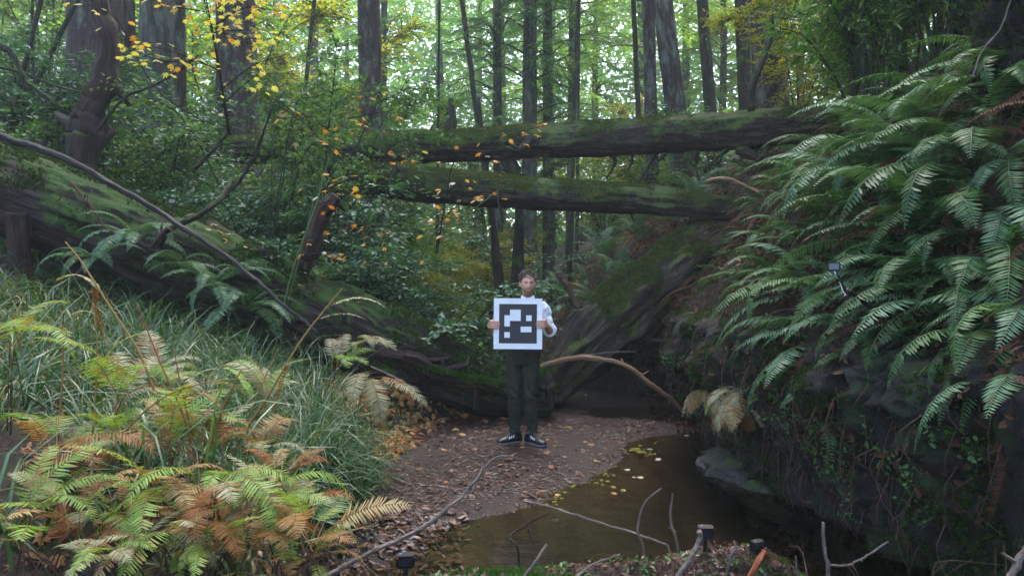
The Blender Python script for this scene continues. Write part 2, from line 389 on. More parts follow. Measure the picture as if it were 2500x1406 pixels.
# undercut, rocky and rooty
nz = fbm(np.stack([GX*3, GY*3, GZ*3], -1), 4)
GXs = GX+shift+nz*.22*rb; GYs = GY+.15*rb*fbm(np.stack([GX*3+9, GY*3, GZ*3], -1), 3)
Vg = np.stack([GXs, GYs, GZ], -1).reshape(-1, 3)
ny_, nx_ = GX.shape; ii = np.arange(ny_-1)[:, None]*nx_; jj = np.arange(nx_-1)[None]
Fg = np.stack([ii+jj, ii+jj+1, ii+nx_+jj+1, ii+nx_+jj], -1).reshape(-1, 4)
eLg = np.interp(GY, EY, EL)
barm = sstep(0.1, -.1, eLg-GX)*sstep(.05, -.05, GX-eRg)*(1-sstep(9.5, 11, GY))
def gmat():
    m, t = newmat('forest_floor')
    g = N(t, 'ShaderNodeNewGeometry'); P = g.outputs['Position']
    a = N(t, 'ShaderNodeAttribute', attribute_name='bar').outputs['Fac']; rk = N(t, 'ShaderNodeAttribute', attribute_name='rock').outputs['Fac']
    n1 = noise(t, P, 3, 6, .65); n2 = noise(t, P, 28, 6, .7); n3 = noise(t, P, 110, 3, .6)
    vor = N(t, 'ShaderNodeTexVoronoi'); vor.inputs['Scale'].default_value = 38; t.links.new(P, vor.inputs['Vector'])
    duff = ramp(t, n2, [(.3, (.010, .006, .004)), (.5, (.032, .017, .011)), (.7, (.075, .038, .022))])
    duff = mixc(t, ramp(t, n1, [(.5, 0), (.65, .75)]), duff, (.022, .04, .010))
    sand = ramp(t, n2, [(.3, (.009, .006, .005)), (.5, (.024, .016, .013)), (.7, (.05, .038, .033))])
    sand = mixc(t, ramp(t, n1, [(.36, 0), (.54, .85)]), sand, (.034, .011, .007))
    sand = mixc(t, ramp(t, vor.outputs['Distance'], [(.0, .35), (.35, 0)]), sand, (.14, .12, .11))
    sep = N(t, 'ShaderNodeSeparateXYZ'); t.links.new(P, sep.inputs[0])
    und = ramp(t, sep.outputs[2], [(.0, 0), (1, 1)])
    wetz = N(t, 'ShaderNodeMapRange'); wetz.inputs['From Min'].default_value = -.06; wetz.inputs['From Max'].default_value = .0; t.links.new(sep.outputs[2], wetz.inputs[0])
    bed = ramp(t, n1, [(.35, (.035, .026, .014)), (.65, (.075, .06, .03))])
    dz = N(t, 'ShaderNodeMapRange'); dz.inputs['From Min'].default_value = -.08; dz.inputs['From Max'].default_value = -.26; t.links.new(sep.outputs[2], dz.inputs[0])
    bed = mixc(t, dz.outputs[0], bed, (.014, .010, .006))  # bed colour painted darker with depth, standing in for light absorbed by the water
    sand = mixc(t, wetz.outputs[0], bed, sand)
    rock = ramp(t, n2, [(.3, (.004, .0035, .003)), (.6, (.013, .010, .008)), (.8, (.03, .02, .016))])
    rock = mixc(t, ramp(t, noise(t, P, 4, 6, .7), [(.5, 0), (.62, .9)]), rock, (.016, .035, .008))
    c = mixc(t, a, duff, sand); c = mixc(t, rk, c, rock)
    h = mth(t, 'ADD', n2, mth(t, 'MULTIPLY', n3, .4))
    ro = mth(t, 'SUBTRACT', .85, mth(t, 'MULTIPLY', a, .3))
    finish(t, c, ro, bump=h, bstr=.8, bdist=.03, spec=.4)
    return m
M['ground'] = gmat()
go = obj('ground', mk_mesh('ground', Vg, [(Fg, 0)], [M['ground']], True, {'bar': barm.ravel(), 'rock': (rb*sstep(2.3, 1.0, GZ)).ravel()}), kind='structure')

# undercut face of the right bank, its own finely broken sheet
by_ = np.arange(2.6, 10.3, .03); bz_ = np.arange(-.45, 1.55, .03); BYm, BZm = np.meshgrid(by_, bz_)
BXm = np.interp(BYm, ERY, ER)+.12*vnoise(np.stack([BYm*1.3, BYm*0+9, BYm*0], -1))
q1 = np.stack([BYm*1.6, BZm*2.2, BYm*0], -1); q2 = np.stack([BYm*6, BZm*7, BYm*0+4], -1); q3 = np.stack([BYm*17, BZm*19, BYm*0+4], -1)
BXm = BXm+.02-.30*sstep(.15, .95, BZm)*(1-sstep(1.15, 1.5, BZm))+.45*sstep(1.2, 1.55, BZm)+.34*fbm(q1, 3)+.14*(np.abs(fbm(q2, 3))*2-.4)+.05*fbm(q3, 3)
nyb, nxb = BYm.shape; ib = np.arange(nyb-1)[:, None]*nxb; jb = np.arange(nxb-1)[None]
BANK_V = np.stack([BXm, BYm+.08*fbm(q2+3, 2), BZm+.06*fbm(q2+7, 2)], -1).reshape(-1, 3)
BANK_F = np.stack([ib+jb, ib+nxb+jb, ib+nxb+jb+1, ib+jb+1], -1).reshape(-1, 4)
obj('bank_face', mk_mesh('bank_face', BANK_V, [(BANK_F, 0)], [M['ground']], True, {'bar': np.zeros(len(BANK_V)), 'rock': np.ones(len(BANK_V))}), kind='structure')

# water
wm, t = newmat('creek_water')
g = N(t, 'ShaderNodeNewGeometry'); n1 = noise(t, g.outputs['Position'], 5, 3, .5, (1, 2.2, 1)); n2 = noise(t, g.outputs['Position'], 26, 2, .5, (1, 2.0, 1))
hh = mth(t, 'ADD', n1, mth(t, 'MULTIPLY', n2, .18))
b = N(t, 'ShaderNodeBump'); b.inputs['Strength'].default_value = .22; b.inputs['Distance'].default_value = .03; t.links.new(hh, b.inputs['Height'])
gl = N(t, 'ShaderNodeBsdfGlossy'); gl.inputs['Roughness'].default_value = .03; t.links.new(b.outputs[0], gl.inputs['Normal'])
tr = N(t, 'ShaderNodeBsdfTransparent'); tr.inputs[0].default_value = (.74, .67, .53, 1)
fr = N(t, 'ShaderNodeFresnel'); fr.inputs['IOR'].default_value = 1.36; t.links.new(b.outputs[0], fr.inputs['Normal'])
mx = N(t, 'ShaderNodeMixShader'); t.links.new(mth(t, 'ADD', mth(t, 'MULTIPLY', fr.outputs[0], 1.0), .02), mx.inputs[0])
t.links.new(tr.outputs[0], mx.inputs[1]); t.links.new(gl.outputs[0], mx.inputs[2])
o_ = N(t, 'ShaderNodeOutputMaterial'); t.links.new(mx.outputs[0], o_.inputs[0])
wx = np.linspace(-1.6, 4, 40); wy = np.linspace(2.9, 10.4, 50); WX, WYg = np.meshgrid(wx, wy)
i2 = np.arange(49)[:, None]*40; j2 = np.arange(39)[None]
Fw = np.stack([i2+j2, i2+j2+1, i2+41+j2, i2+40+j2], -1).reshape(-1, 4)
obj('creek_water', mk_mesh('creek_water', np.stack([WX, WYg, WX*0-.03], -1).reshape(-1, 3), [(Fw, 0)], [wm]), kind='structure')

# ------------------------------------------------------------------ leaf templates
DIAM = (np.array([[0, 0, 0], [.45, .26, .06], [1, 0, 0], [.45, -.26, .06]]), np.array([[0, 1, 2], [0, 2, 3]]))
OVAL = (np.array([[0, 0, 0], [.28, .24, .05], [.68, .24, .05], [1, 0, -.04], [.68, -.24, .05], [.28, -.24, .05]]), np.array([[0, 3, 2, 1], [0, 5, 4, 3]]))
LANCE = (np.array([[0, 0, 0], [.3, .13, .03], [.7, .11, .0], [1, 0, -.08], [.7, -.11, .0], [.3, -.13, .03]]), np.array([[0, 3, 2, 1], [0, 5, 4, 3]]))
NEED = (np.array([[0, .5, 0], [1, 0, -.1], [0, -.5, 0]])*np.array([1, .28, 1]), np.array([[0, 1, 2]]))
def maple_t(curl=.1):
    a = [0, 22, 38, 62, 85, 105, 135, 165]; rr = [.62, .34, .55, .32, .42, .22, .30, .12]
    pts = [(.36+rr[i]*math.cos(R(a[i])), rr[i]*math.sin(R(a[i]))) for i in range(8)]
    P = pts+[(p[0], -p[1]) for p in pts[:0:-1]]
    V = [[.36, 0, 0]]+[[p[0], p[1], -curl*((p[0]-.36)**2+p[1]**2)*4*(1 if i % 2 else .3)] for i, p in enumerate(P)]
    n = len(P); F = [[0, 1+i, 1+(i+1) % n] for i in range(n)]
    return np.array(V), np.array(F)
MAPLE = maple_t(.12); MAPLEC = maple_t(.32)
BLADE = None
def blade(bend):
    n = 5; V = []; x = z = 0; a = R(82)
    for i in range(n+1):
        w_ = .012*(1-(i/n)**1.6)
        if i < n: V += [[x, w_, z], [x, -w_, z]]
        else: V += [[x, 0, z]]
        x += math.cos(a)/n; z += math.sin(a)/n; a -= bend/n*(1+i*.25)
    Q = [[2*i, 2*i+1, 2*i+3, 2*i+2] for i in range(n-1)]
    return np.array(V), [np.array(Q), np.array([[2*n-2, 2*n-1, 2*n]])]

# ------------------------------------------------------------------ ferns
def frond_geo(L=1., W=.13, n=34, a0=60, bend=110, stalk=.18, sweep=12, droop=18, pw=.5, seed=0, fine=False, taper=1.0, wob=.08):
    """frond growing along +X, up +Z; stem curve in XZ"""
    r = np.random.default_rng(seed); m = 26
    a = R(a0)-R(bend)*np.linspace(0, 1, m)**1.25; ds = L/(m-1)
    side = np.cumsum(r.normal(0, wob*.06, m))*L*.3
    C = np.zeros((m, 3)); C[1:, 0] = np.cumsum(np.cos(a[:-1])*ds); C[1:, 2] = np.cumsum(np.sin(a[:-1])*ds); C[:, 1] = side
    g = Geo(); rad = np.linspace(.0045, .0012, m)*max(L, .5); V, F, b = tube(C, rad, 4, False); g.add(V, F, 1)
    tt = np.linspace(stalk, .995, n)
    pos, az, pi_, ro, sc = [], [], [], [], []
    for s_ in (1, -1):
        for t_ in tt:
            u = (t_-stalk)/(1-stalk); f = t_*(m-1); i = min(int(f), m-2); q = f-i
            p = C[i]*(1-q)+C[i+1]*q; ang = a[i]
            prof = min(1, .55+u*3.5)*(1-u**2.6*.94)**taper
            l = W*prof*r.uniform(.9, 1.06)
            if r.random() < .02: continue
            X = np.array([math.cos(ang), 0, math.sin(ang)]); Y = np.array([0, s_*1., 0]); Z = np.array([-math.sin(ang), 0, math.cos(ang)])
            sw = R(sweep+20*u)+r.normal(0, .05); dr = R(droop)+r.normal(0, .09)
            d = (X*math.sin(sw)+Y*math.cos(sw))*math.cos(dr)-Z*math.sin(dr)
            w_ = X*math.cos(sw)-Y*math.sin(sw); w_ = w_*math.cos(.25)+Z*math.sin(.25)*r.uniform(-.4, 1.2)
            nn = np.cross(d, w_)
            pos.append((p, d, w_, nn, l))
    pwid = (1-stalk)*L/n*pw
    out = []
    for (p, d, w_, nn, l) in pos:
        ww = pwid*min(1, .35+l/W)
        if fine:
            base = [p, p+d*l*.12+w_*ww, p+d*l*.12-w_*ww*.8, p+d*l*.4+w_*ww*1.0-nn*l*.01, p+d*l*.4-w_*ww*.9-nn*l*.01,
                    p+d*l*.75+w_*ww*.66-nn*l*.06, p+d*l*.75-w_*ww*.55-nn*l*.06, p+d*l-nn*l*.13]
            fq = [[1, 2, 4, 3], [3, 4, 6, 5]]; ft = [[0, 2, 1], [5, 6, 7]]
            g.add(base, [np.array(fq), np.array(ft)], 0)
        else:
            base = [p+w_*ww*.4, p-w_*ww*.4, p+d*l*.45+w_*ww, p+d*l*.45-w_*ww*.9, p+d*l-nn*l*.12]
            g.add(base, [np.array([[0, 1, 3, 2]]), np.array([[2, 3, 4]])], 0)
    return g
_fc = {}
FR = {}
for k in range(7):
    FR[('s', k)] = dict(L=1., W=.125, n=40, a0=[70, 58, 45, 66, 50, 35, 75][k], bend=[120, 95, 105, 140, 75, 95, 105][k], seed=k, pw=.44)
for k in range(5):
    FR[('l', k)] = dict(L=1., W=.17, n=26, a0=[66, 50, 72, 40, 58][k], bend=[95, 120, 140, 100, 70][k], seed=20+k, fine=True, stalk=.3, pw=.36, sweep=18, droop=10, taper=.8)
for k in range(3):
    FR[('h', k)] = dict(L=1., W=.09, n=34, a0=[-40, -60, -20][k], bend=[45, 28, 65][k], seed=40+k, fine=False, stalk=.08, pw=.45, droop=45, taper=.8, wob=.6)
for k in range(3):
    FR[('r', k)] = dict(L=1., W=.1, n=22, a0=[55, 40, 65][k], bend=[80, 60, 100][k], seed=60+k, fine=True, stalk=.12, pw=.6, droop=5, taper=.7)
def frond_mesh(kind, mat, stem):
    key = (kind, mat, stem)
    if key not in _fc:
        _fc[key] = frond_geo(**FR[kind]).mesh('frond', [M[mat], M[stem]], True)
    return _fc[key]
def fern(pos, label, n=12, L=.9, kind='s', mats=('sword',), stem='greenstem', lean=None, spread=R(160), group=None, pit=0, dead=0, name='sword_fern', cat='fern'):
    """lean: azimuth the fronds favour"""
    t_ = thing(name, label, cat, tuple(pos), group)
    r = random.Random(int(abs(pos[0]*1000)+abs(pos[1]*777)))
    nk = {'s': 7, 'l': 5, 'h': 3, 'r': 3}[kind]
    for i in range(n):
        if lean is None: az = i/n*2*math.pi+r.uniform(-.3, .3)
        else: az = lean+((i+.5)/n-.5)*2*spread+r.uniform(-.2, .2)
        me = frond_mesh((kind, r.randrange(nk)), r.choice(mats), stem)
        o = obj('frond', me, t_); s = L*r.uniform(.72, 1.12)
        o.location = (r.uniform(-.03, .03), r.uniform(-.03, .03), r.uniform(-.02, .03))
        off = abs(((az-(lean or az)+math.pi) % (2*math.pi))-math.pi)
        o.rotation_euler = (r.uniform(-.3, .3), -pit+r.uniform(-.22, .22)-off*.12, az); o.scale = (s, s*r.uniform(.9, 1.35), s)
    for i in range(dead):
        az = (lean if lean is not None else 0)+r.uniform(-1.1, 1.1)
        o = obj('dead_frond', frond_mesh(('h', r.randrange(3)), 'deadfrond', 'twigbrown'), t_); s = L*r.uniform(.5, .8)
        o.rotation_euler = (r.uniform(-.3, .3), r.uniform(-.1, .35), az); o.scale = (s, s*.8, s)
    return t_

# ------------------------------------------------------------------ fallen logs
def bark_disp(amp, sc=5, along=1.1, lump=.12, seed=0):
    def f(bk, rr):
        P = bk*np.array([sc, sc, along])+seed; r1 = np.abs(fbm(P, 4))*2-.35
        r2 = fbm(bk*np.array([1.5, 1.5, .7])+seed+5, 3)
        return amp*r1+rr*lump*2*r2
    return f
TUFT = Geo()
for i in range(5):
    a = i/5*2*math.pi; c, s_ = math.cos(a), math.sin(a); p = .45
    TUFT.add([[-s_*.14, c*.14, 0], [s_*.14, -c*.14, 0], [c*p, s_*p, .75-.1*(i % 2)]], np.array([[0, 1, 2]]))
TUFT = (np.concatenate(TUFT.V), np.concatenate([f for f, m in TUFT.F]))
def tri_sample(V, Q, n, maskfn, r):
    A = V[Q[:, 0]]; B = V[Q[:, 1]]; C = V[Q[:, 2]]; D = V[Q[:, 3]]
    nn = np.cross(C-A, D-B); ar = np.linalg.norm(nn, axis=1)+1e-12; nn /= ar[:, None]
    cen = (A+B+C+D)/4; w_ = ar*maskfn(cen, nn); w_ = np.maximum(w_, 0); w_ /= w_.sum()
    k = r.choice(len(Q), n, p=w_); u, v = r.random((2, n, 1))
    P = (A[k]*(1-u)+B[k]*u)*(1-v)+(D[k]*(1-u)+C[k]*u)*v
    return P, nn[k]
def frames_from_normal(n, r):
    n = n/np.linalg.norm(n, axis=1)[:, None]; a = r.normal(size=n.shape); x = np.cross(a, n); x /= np.linalg.norm(x, axis=1)[:, None]
    return np.stack([x, np.cross(n, x), n], -1)
def moss_mesh(V, Q, n, size, r, mat='moss', thr=.15, lo=-.2, sc=2.2):
    def mask(c, nn): return (nn[:, 2] > lo)*(.15+np.clip(nn[:, 2], 0, 1))*sstep(-.15, .2, fbm(c*sc, 3)+thr)
    P, nn = tri_sample(V, Q, n, mask, r); nn = nn+r.normal(0, .35, nn.shape)+np.array([0, 0, .3])
    g = Geo(); g.inst(TUFT, P, frames_from_normal(nn, r), size*r.uniform(.5, 1.5, n))
    return g.mesh('moss', [M[mat]], False)
def log_obj(label, pts, radii, mat, k=56, n=260, amp=.03, sc=5, lump=.1, moss=9000, msize=.03, mmat='moss', thr=.15, seed=0, name='fallen_log', group=None):
    P = catmull(pts, n); rr = np.interp(np.linspace(0, 1, n), np.linspace(0, 1, len(radii)), radii)
    V, F, bk = tube(P, rr, k, True, bark_disp(amp, sc, 1.1, lump, seed))
    o = obj(name, mk_mesh(name, V, [(f, 0) for f in F], [M[mat]], True, {'bk': bk})); tag(o, label, 'log', group)
    if moss:
        r = np.random.default_rng(seed+3); obj('moss', moss_mesh(V, F[0], moss, msize, r, mmat, thr), o, 'stuff')
    return o, P, rr
def stick(pts, r0, r1, mat, n=24, k=7, name='branch', parent=None, knots=0, lump=.1, seed=None):
    sd_ = seed if seed is not None else int(abs(pts[0][0])*1000) % 997
    P = catmull(pts, n); r = np.random.default_rng(sd_)
    P = P+np.cumsum(r.normal(0, 1, P.shape), 0)*min(np.linalg.norm(P[-1]-P[0])*.0035, r0*.12+.0004)
    rr = np.linspace(r0, r1, n)*(1+catmull(np.stack([r.normal(0, lump, max(4, n//5))]*3, -1), n)[:, 0])
    V, F, bk = tube(P, rr, max(k, 18) if r0 > .03 else k, True, (lambda b, q: q*(.15 if mat in ('pole', 'orangebr', 'twiggrey') else .6)*(np.abs(fbm(b*np.array([2.4/r0, 2.4/r0, 1.4])+sd_, 4))*2-.3)) if r0 > .03 else None); g = Geo(); g.add(V, F, 0, bk)
    for i in range(knots):
        j = r.integers(2, n-2); d = r.normal(size=3); d /= np.linalg.norm(d); L = r.uniform(2, 5)*rr[j]
        V, F, bk = tube([P[j], P[j]+d*L*.5, P[j]+d*L], [rr[j]*.55, rr[j]*.45, rr[j]*.25], 5); g.add(V, F, 0, bk)
    o = obj(name, g.mesh(name, [M[mat]], True, True), parent)
    return o

def lp(*a): return [at(*x) for x in a]
big, bigP, bigR = log_obj('huge dark rotting log sloping down from upper left to the creek behind the man',
    lp((-420, 270, 7.0), (-150, 385, 7.3), (0, 455, 7.5), (300, 565, 7.7), (600, 690, 7.9), (800, 782, 8.1), (960, 850, 8.25), (1100, 905, 8.4), (1220, 956, 8.5), (1345, 975, 8.6)),
    [.55, .53, .5, .47, .46, .45, .43, .37, .29, .22], 'logbig', 110, 640, .10, 5.5, .11, 16000, .035, 'moss', -.02, 1)
# splintered lower lip and its bright moss, root end
stick(lp((1000, 885, 7.95), (1060, 915, 7.95), (1130, 930, 8.05), (1215, 950, 8.15)), .07, .05, 'mossbark', 40, 10, 'splinter', big, 6, .25)
stick(lp((900, 850, 7.9), (1000, 875, 7.85), (1080, 905, 7.9), (1140, 895, 7.95)), .10, .03, 'rotbark', 40, 10, 'splinter', big, 3, .2)
for (a, b_, c, ra) in [((40, 520, 7.1), (45, 600, 7.15), (50, 700, 7.2), .10), ((1165, 940, 8.1), (1162, 960, 8.1), (1160, 1000, 8.1), .04)]:
    stick(lp(a, b_, c), ra, ra*.9, 'rotbark', 20, 12, 'broken_stub', big, 2, .06)
r_ = np.random.default_rng(5)
V_, F_, b_ = tube(catmull(lp((1250, 925, 8.25), (1305, 925, 8.3), (1332, 945, 8.35), (1340, 985, 8.4)), 60), np.interp(np.linspace(0, 1, 60), [0, .5, 1], [.12, .13, .09]), 36, True, bark_disp(.07, 7, 5, .5, 8))
rt = obj('root_end', mk_mesh('root_end', V_, [(f, 0) for f in F_], [M['logbig']], True, {'bk': b_}), big)
obj('moss', moss_mesh(V_, F_[0], 4000, .03, r_, 'mossb', .1, -.1), big, 'stuff')
V_, F_, b_ = tube(catmull(lp((985, 880, 7.86), (1060, 907, 7.86), (1130, 924, 7.95), (1215, 942, 8.05)), 40), np.linspace(.05, .05, 40), 12)
obj('moss', moss_mesh(V_, F_[0], 1800, .03, r_, 'mossb', .5, -.3), big, 'stuff')

upper, upP, upR = log_obj('mossy fallen trunk spanning the gully, the upper one of two, reddish needles along its top',
    lp((330, 372, 14.2), (700, 365, 13.2), (1040, 360, 12.1), (1300, 347, 11.5), (1500, 338, 11), (1700, 327, 10.5), (1900, 310, 10), (2090, 300, 9.4)),
    [.24, .27, .275, .28, .28, .28, .27, .25], 'logtop', 72, 560, .045, 9, .06, 22000, .03, 'mosso', .1, 21)
for (pts, r0, r1) in [
    ([(1835, 275, 10.1), (1835, 220, 10.1), (1860, 160, 10.1), (1882, 90, 10.1), (1884, 45, 10.1)], .055, .02),
    ([(1098, 325, 12), (1105, 285, 11.95), (1100, 240, 11.9)], .07, .03),
    ([(1190, 385, 11.8), (1185, 410, 11.7), (1175, 428, 11.6)], .05, .012),
    ([(1230, 385, 11.7), (1240, 415, 11.6), (1250, 440, 11.6)], .05, .02),
    ([(1245, 390, 11.6), (1262, 425, 11.5), (1258, 445, 11.5)], .07, .02),
    ([(1490, 375, 11.1), (1500, 400, 11), (1482, 438, 11)], .035, .008),
    ([(1545, 375, 11), (1540, 400, 10.9), (1532, 420, 10.9)], .025, .008),
    ([(1600, 372, 10.8), (1580, 410, 10.7), (1555, 450, 10.6), (1530, 482, 10.5)], .04, .01),
    ([(1625, 372, 10.7), (1608, 392, 10.6), (1600, 400, 10.6)], .025, .008),
    ([(1700, 368, 10.5), (1692, 395, 10.5), (1695, 405, 10.4)], .04, .02),
    ([(1775, 365, 10.3), (1750, 385, 10.2), (1722, 412, 10.1)], .03, .012),
    ([(1800, 368, 10.2), (1840, 385, 10.1), (1860, 395, 10)], .05, .04),
    ([(1875, 350, 10.1), (1862, 380, 10), (1850, 395, 10)], .03, .015),
    ([(1300, 340, 11.3), (1270, 365, 11.2), (1235, 362, 11.2)], .06, .025)]:
    stick(lp(*pts), r0*1.25, r1*1.3, 'mossbark', 16, 8, 'branch_stub', upper, 2, .15)
lower, loP, loR = log_obj('slimmer mossy fallen trunk spanning the gully beneath the upper log',
    lp((780, 432, 11.2), (900, 440, 11), (1200, 466, 10.7), (1500, 484, 10.3), (1700, 502, 10), (1870, 520, 9.7)),
    [.24, .26, .25, .21, .19, .16], 'logtop', 64, 460, .04, 10, .06, 16000, .028, 'mosso', .1, 37)
for (pts, r0, r1) in [([(965, 400, 10.7), (955, 440, 10.5), (940, 490, 10.4), (925, 505, 10.4)], .04, .012),
                      ([(1225, 430, 10.5), (1215, 480, 10.4), (1230, 545, 10.4)], .03, .012)]:
    stick(lp(*pts), r0, r1, 'twigdark', 16, 8, 'branch_stub', lower, 2, .15)
diag, dgP, dgR = log_obj('thick mossy log leaning up from behind the man to the right bank',
    lp((1325, 960, 9.4), (1375, 905, 9.5), (1440, 840, 9.6), (1520, 770, 9.8), (1620, 690, 10), (1740, 615, 10.2), (1880, 545, 10.3)),
    [.33, .35, .38, .42, .45, .47, .48], 'logdiag', 90, 380, .13, 5, .12, 13000, .035, 'mosso', .0, 55)
near, neP, neR = log_obj('low rotten log with moss and twigs across the bottom of the picture',
    [(-2.3, 2.45, .28), (-1.2, 2.55, .30), (-.5, 2.68, .32), (.2, 2.82, .32), (.6, 2.92, .30), (.85, 2.98, .30), (1.05, 3.03, .29), (1.35, 3.08, .19), (1.9, 3.1, .12), (2.6, 3.2, .05)],
    [.13, .14, .15, .16, .14, .17, .15, .09, .07, .05], 'nearlog', 72, 620, .06, 9, .2, 12000, .02, 'mossb', -.12, 71)

# ------------------------------------------------------------------ foliage builders
def woody(seed, nst, H, spread, ntw, tw, nl, T, ls, arch=.6, lift=1.1, stem_r=.012, flat=.35, base_r=.1, upto=.12):
    r = np.random.default_rng(seed); gs, gl = Geo(), Geo(); P_, AZ, PI, RO, S = [], [], [], [], []
    for i in range(nst):
        az = r.uniform(0, 2*np.pi); b0 = np.array([math.cos(az), math.sin(az), 0])*base_r*r.random()
        out = np.array([math.cos(az), math.sin(az), 0])*spread*r.uniform(.35, 1.1); h = H*r.uniform(.6, 1.05)
        side = np.array([-math.sin(az), math.cos(az), 0])*r.normal(0, .15)*spread
        C = catmull([b0, b0+out*.25+[0, 0, h*.5], b0+out*.65+side+[0, 0, h*.88], b0+out+side*1.5+[0, 0, h*(1.0-arch*r.uniform(0, .3))]], 14)
        V, F, bk = tube(C, np.linspace(stem_r, stem_r*.3, 14), 5, False); gs.add(V, F, 0, bk)
        for j in range(ntw):
            t_ = upto+(1-upto)*r.random()**.8; f = t_*13; q = int(min(f, 12)); p = C[q]*(1-(f-q))+C[q+1]*(f-q)
            a2 = az+r.normal(0, 1.1); pt = r.normal(.15, .35); L = tw*r.uniform(.5, 1.2)
            d = np.array([math.cos(a2)*math.cos(pt), math.sin(a2)*math.cos(pt), math.sin(pt)])
            tp = [p, p+d*L*.5+[0, 0, L*.05], p+d*L-[0, 0, L*.10]]
            V, F, bk = tube(tp, [stem_r*.35, stem_r*.25, stem_r*.12], 3, False); gs.add(V, F, 0, bk)
            for k in range(nl):
                s_ = (k+1)/nl; pp = tp[0]*(1-s_)+tp[2]*s_+np.array([0, 0, L*.06*math.sin(s_*3.1)]); sd2 = 1 if k % 2 else -1
                P_.append(pp); AZ.append(a2+sd2*r.uniform(.6, 1.3)*(1-s_*.5)); PI.append(r.normal(-.12, flat)); RO.append(r.normal(0, flat)); S.append(ls*r.uniform(.6, 1.25))
    gl.inst(T, np.array(P_), rots(np.array(AZ), np.array(PI), np.array(RO)), np.array(S))
    return gs, gl
class Plant:
    """a pair of shared meshes, stems and leaves"""
    def __init__(s, seed, smat, lmats, **k):
        gs, gl = woody(seed, **k); s.st = gs.mesh('stems', [M[smat]], True, True); base = gl.mesh('foliage', [M[lmats[0]]], False)
        s.lf = {lmats[0]: base}
        for m in lmats[1:]:
            c = base.copy(); c.materials.clear(); c.materials.append(M[m]); s.lf[m] = c
def place_plant(p, lmat, name, label, cat, loc, sc, rz, group=None, tilt=(0, 0)):
    t_ = thing(name, label, cat, tuple(loc), group)
    for nm, me, kd in (('stems', p.st, None), ('foliage', p.lf[lmat], 'stuff')):
        o = obj(nm, me, t_, kd); o.scale = (sc[0], sc[0], sc[1]) if not np.isscalar(sc) else (sc,)*3; o.rotation_euler = (tilt[0], tilt[1], rz)
    return t_
SH = [Plant(100+i, 'twigdark', ['shrub', 'shrubg'], nst=9, H=1.25, spread=.9, ntw=24, tw=.38, nl=8, T=OVAL, ls=.066, stem_r=.009, upto=.05) for i in range(3)]
SHS = [Plant(120+i, 'twigdark', ['shrub', 'shrubg', 'bay'], nst=9, H=.6, spread=.45, ntw=8, tw=.22, nl=9, T=OVAL, ls=.05) for i in range(2)]
BAY = [Plant(140+i, 'twigmoss', ['bay', 'shrubg'], nst=9, H=2.6, spread=1.1, ntw=24, tw=.45, nl=10, T=LANCE, ls=.11, flat=.5, stem_r=.018, upto=.2) for i in range(2)]
BRD = [Plant(160+i, 'mossbark', ['broad', 'broady', 'far', 'shrubg'], nst=7, H=8, spread=3.4, ntw=100, tw=1.1, nl=13, T=DIAM, ls=.17, stem_r=.04, upto=.1, flat=.4, base_r=.2) for i in range(3)]
GMA = [Plant(180+i, 'twigmoss', ['shrubg', 'broad'], nst=8, H=3.4, spread=1.7, ntw=26, tw=.5, nl=7, T=MAPLEC, ls=.085, flat=.45, stem_r=.016, upto=.3) for i in range(2)]

# conifer foliage: drooping flat sprays
def conifer(seed, H=24, z0=1.5, R0=3.4, nb=110, per=26, ns=9, nsz=.15):
    r = np.random.default_rng(seed); gb, gl = Geo(), Geo(); P_, AZ, PI, RO, S = [], [], [], [], []
    for i in range(nb):
        z = z0+(H-z0)*r.random(); az = r.uniform(0, 2*np.pi); L = R0*(1-.65*(z/H)**1.5)*r.uniform(.5, 1.1); dz = r.uniform(-.5, .1)
        d = np.array([math.cos(az), math.sin(az), 0]); C = catmull([[0, 0, z], d*L*.4+[0, 0, z+.12*L], d*L+[0, 0, z+dz*L*.5]], 8)
        V, F, bk = tube(C, np.linspace(.035, .008, 8), 4, False); gb.add(V, F, 0, bk)
        for j in range(per):
            t_ = .18+.82*j/per; f = t_*7; q = int(min(f, 6)); p = C[q]*(1-(f-q))+C[q+1]*(f-q)
            sd2 = 1 if j % 2 else -1; a2 = az+sd2*r.uniform(.7, 1.2)*(1-.35*t_); tl = L*.34*(1-.45*t_)*r.uniform(.6, 1.2)
            s_ = (np.arange(ns)+.5)/ns; dd = np.array([math.cos(a2), math.sin(a2), -.28])
            pp = p+dd*tl*s_[:, None]-np.array([0, 0, .25])*tl*(s_**2)[:, None]
            sg = np.where(np.arange(ns) % 2, 1, -1)
            P_.append(pp); AZ.append(a2+sg*.75); PI.append(r.normal(-.25, .2, ns)); RO.append(r.normal(0, .35, ns)); S.append(nsz*r.uniform(.7, 1.3, ns))
    gl.inst(NEED, np.concatenate(P_), rots(np.concatenate(AZ), np.concatenate(PI), np.concatenate(RO)), np.concatenate(S))
    return gb, gl
CON = []
for i in range(3):
    gb, gl = conifer(200+i); bm_ = gb.mesh('branches', [M['farbark']], True, True); lm = gl.mesh('foliage', [M['conifer']], False)
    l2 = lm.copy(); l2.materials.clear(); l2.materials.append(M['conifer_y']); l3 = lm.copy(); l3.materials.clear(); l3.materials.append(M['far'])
    CON.append((bm_, {'conifer': lm, 'conifer_y': l2, 'far': l3}))

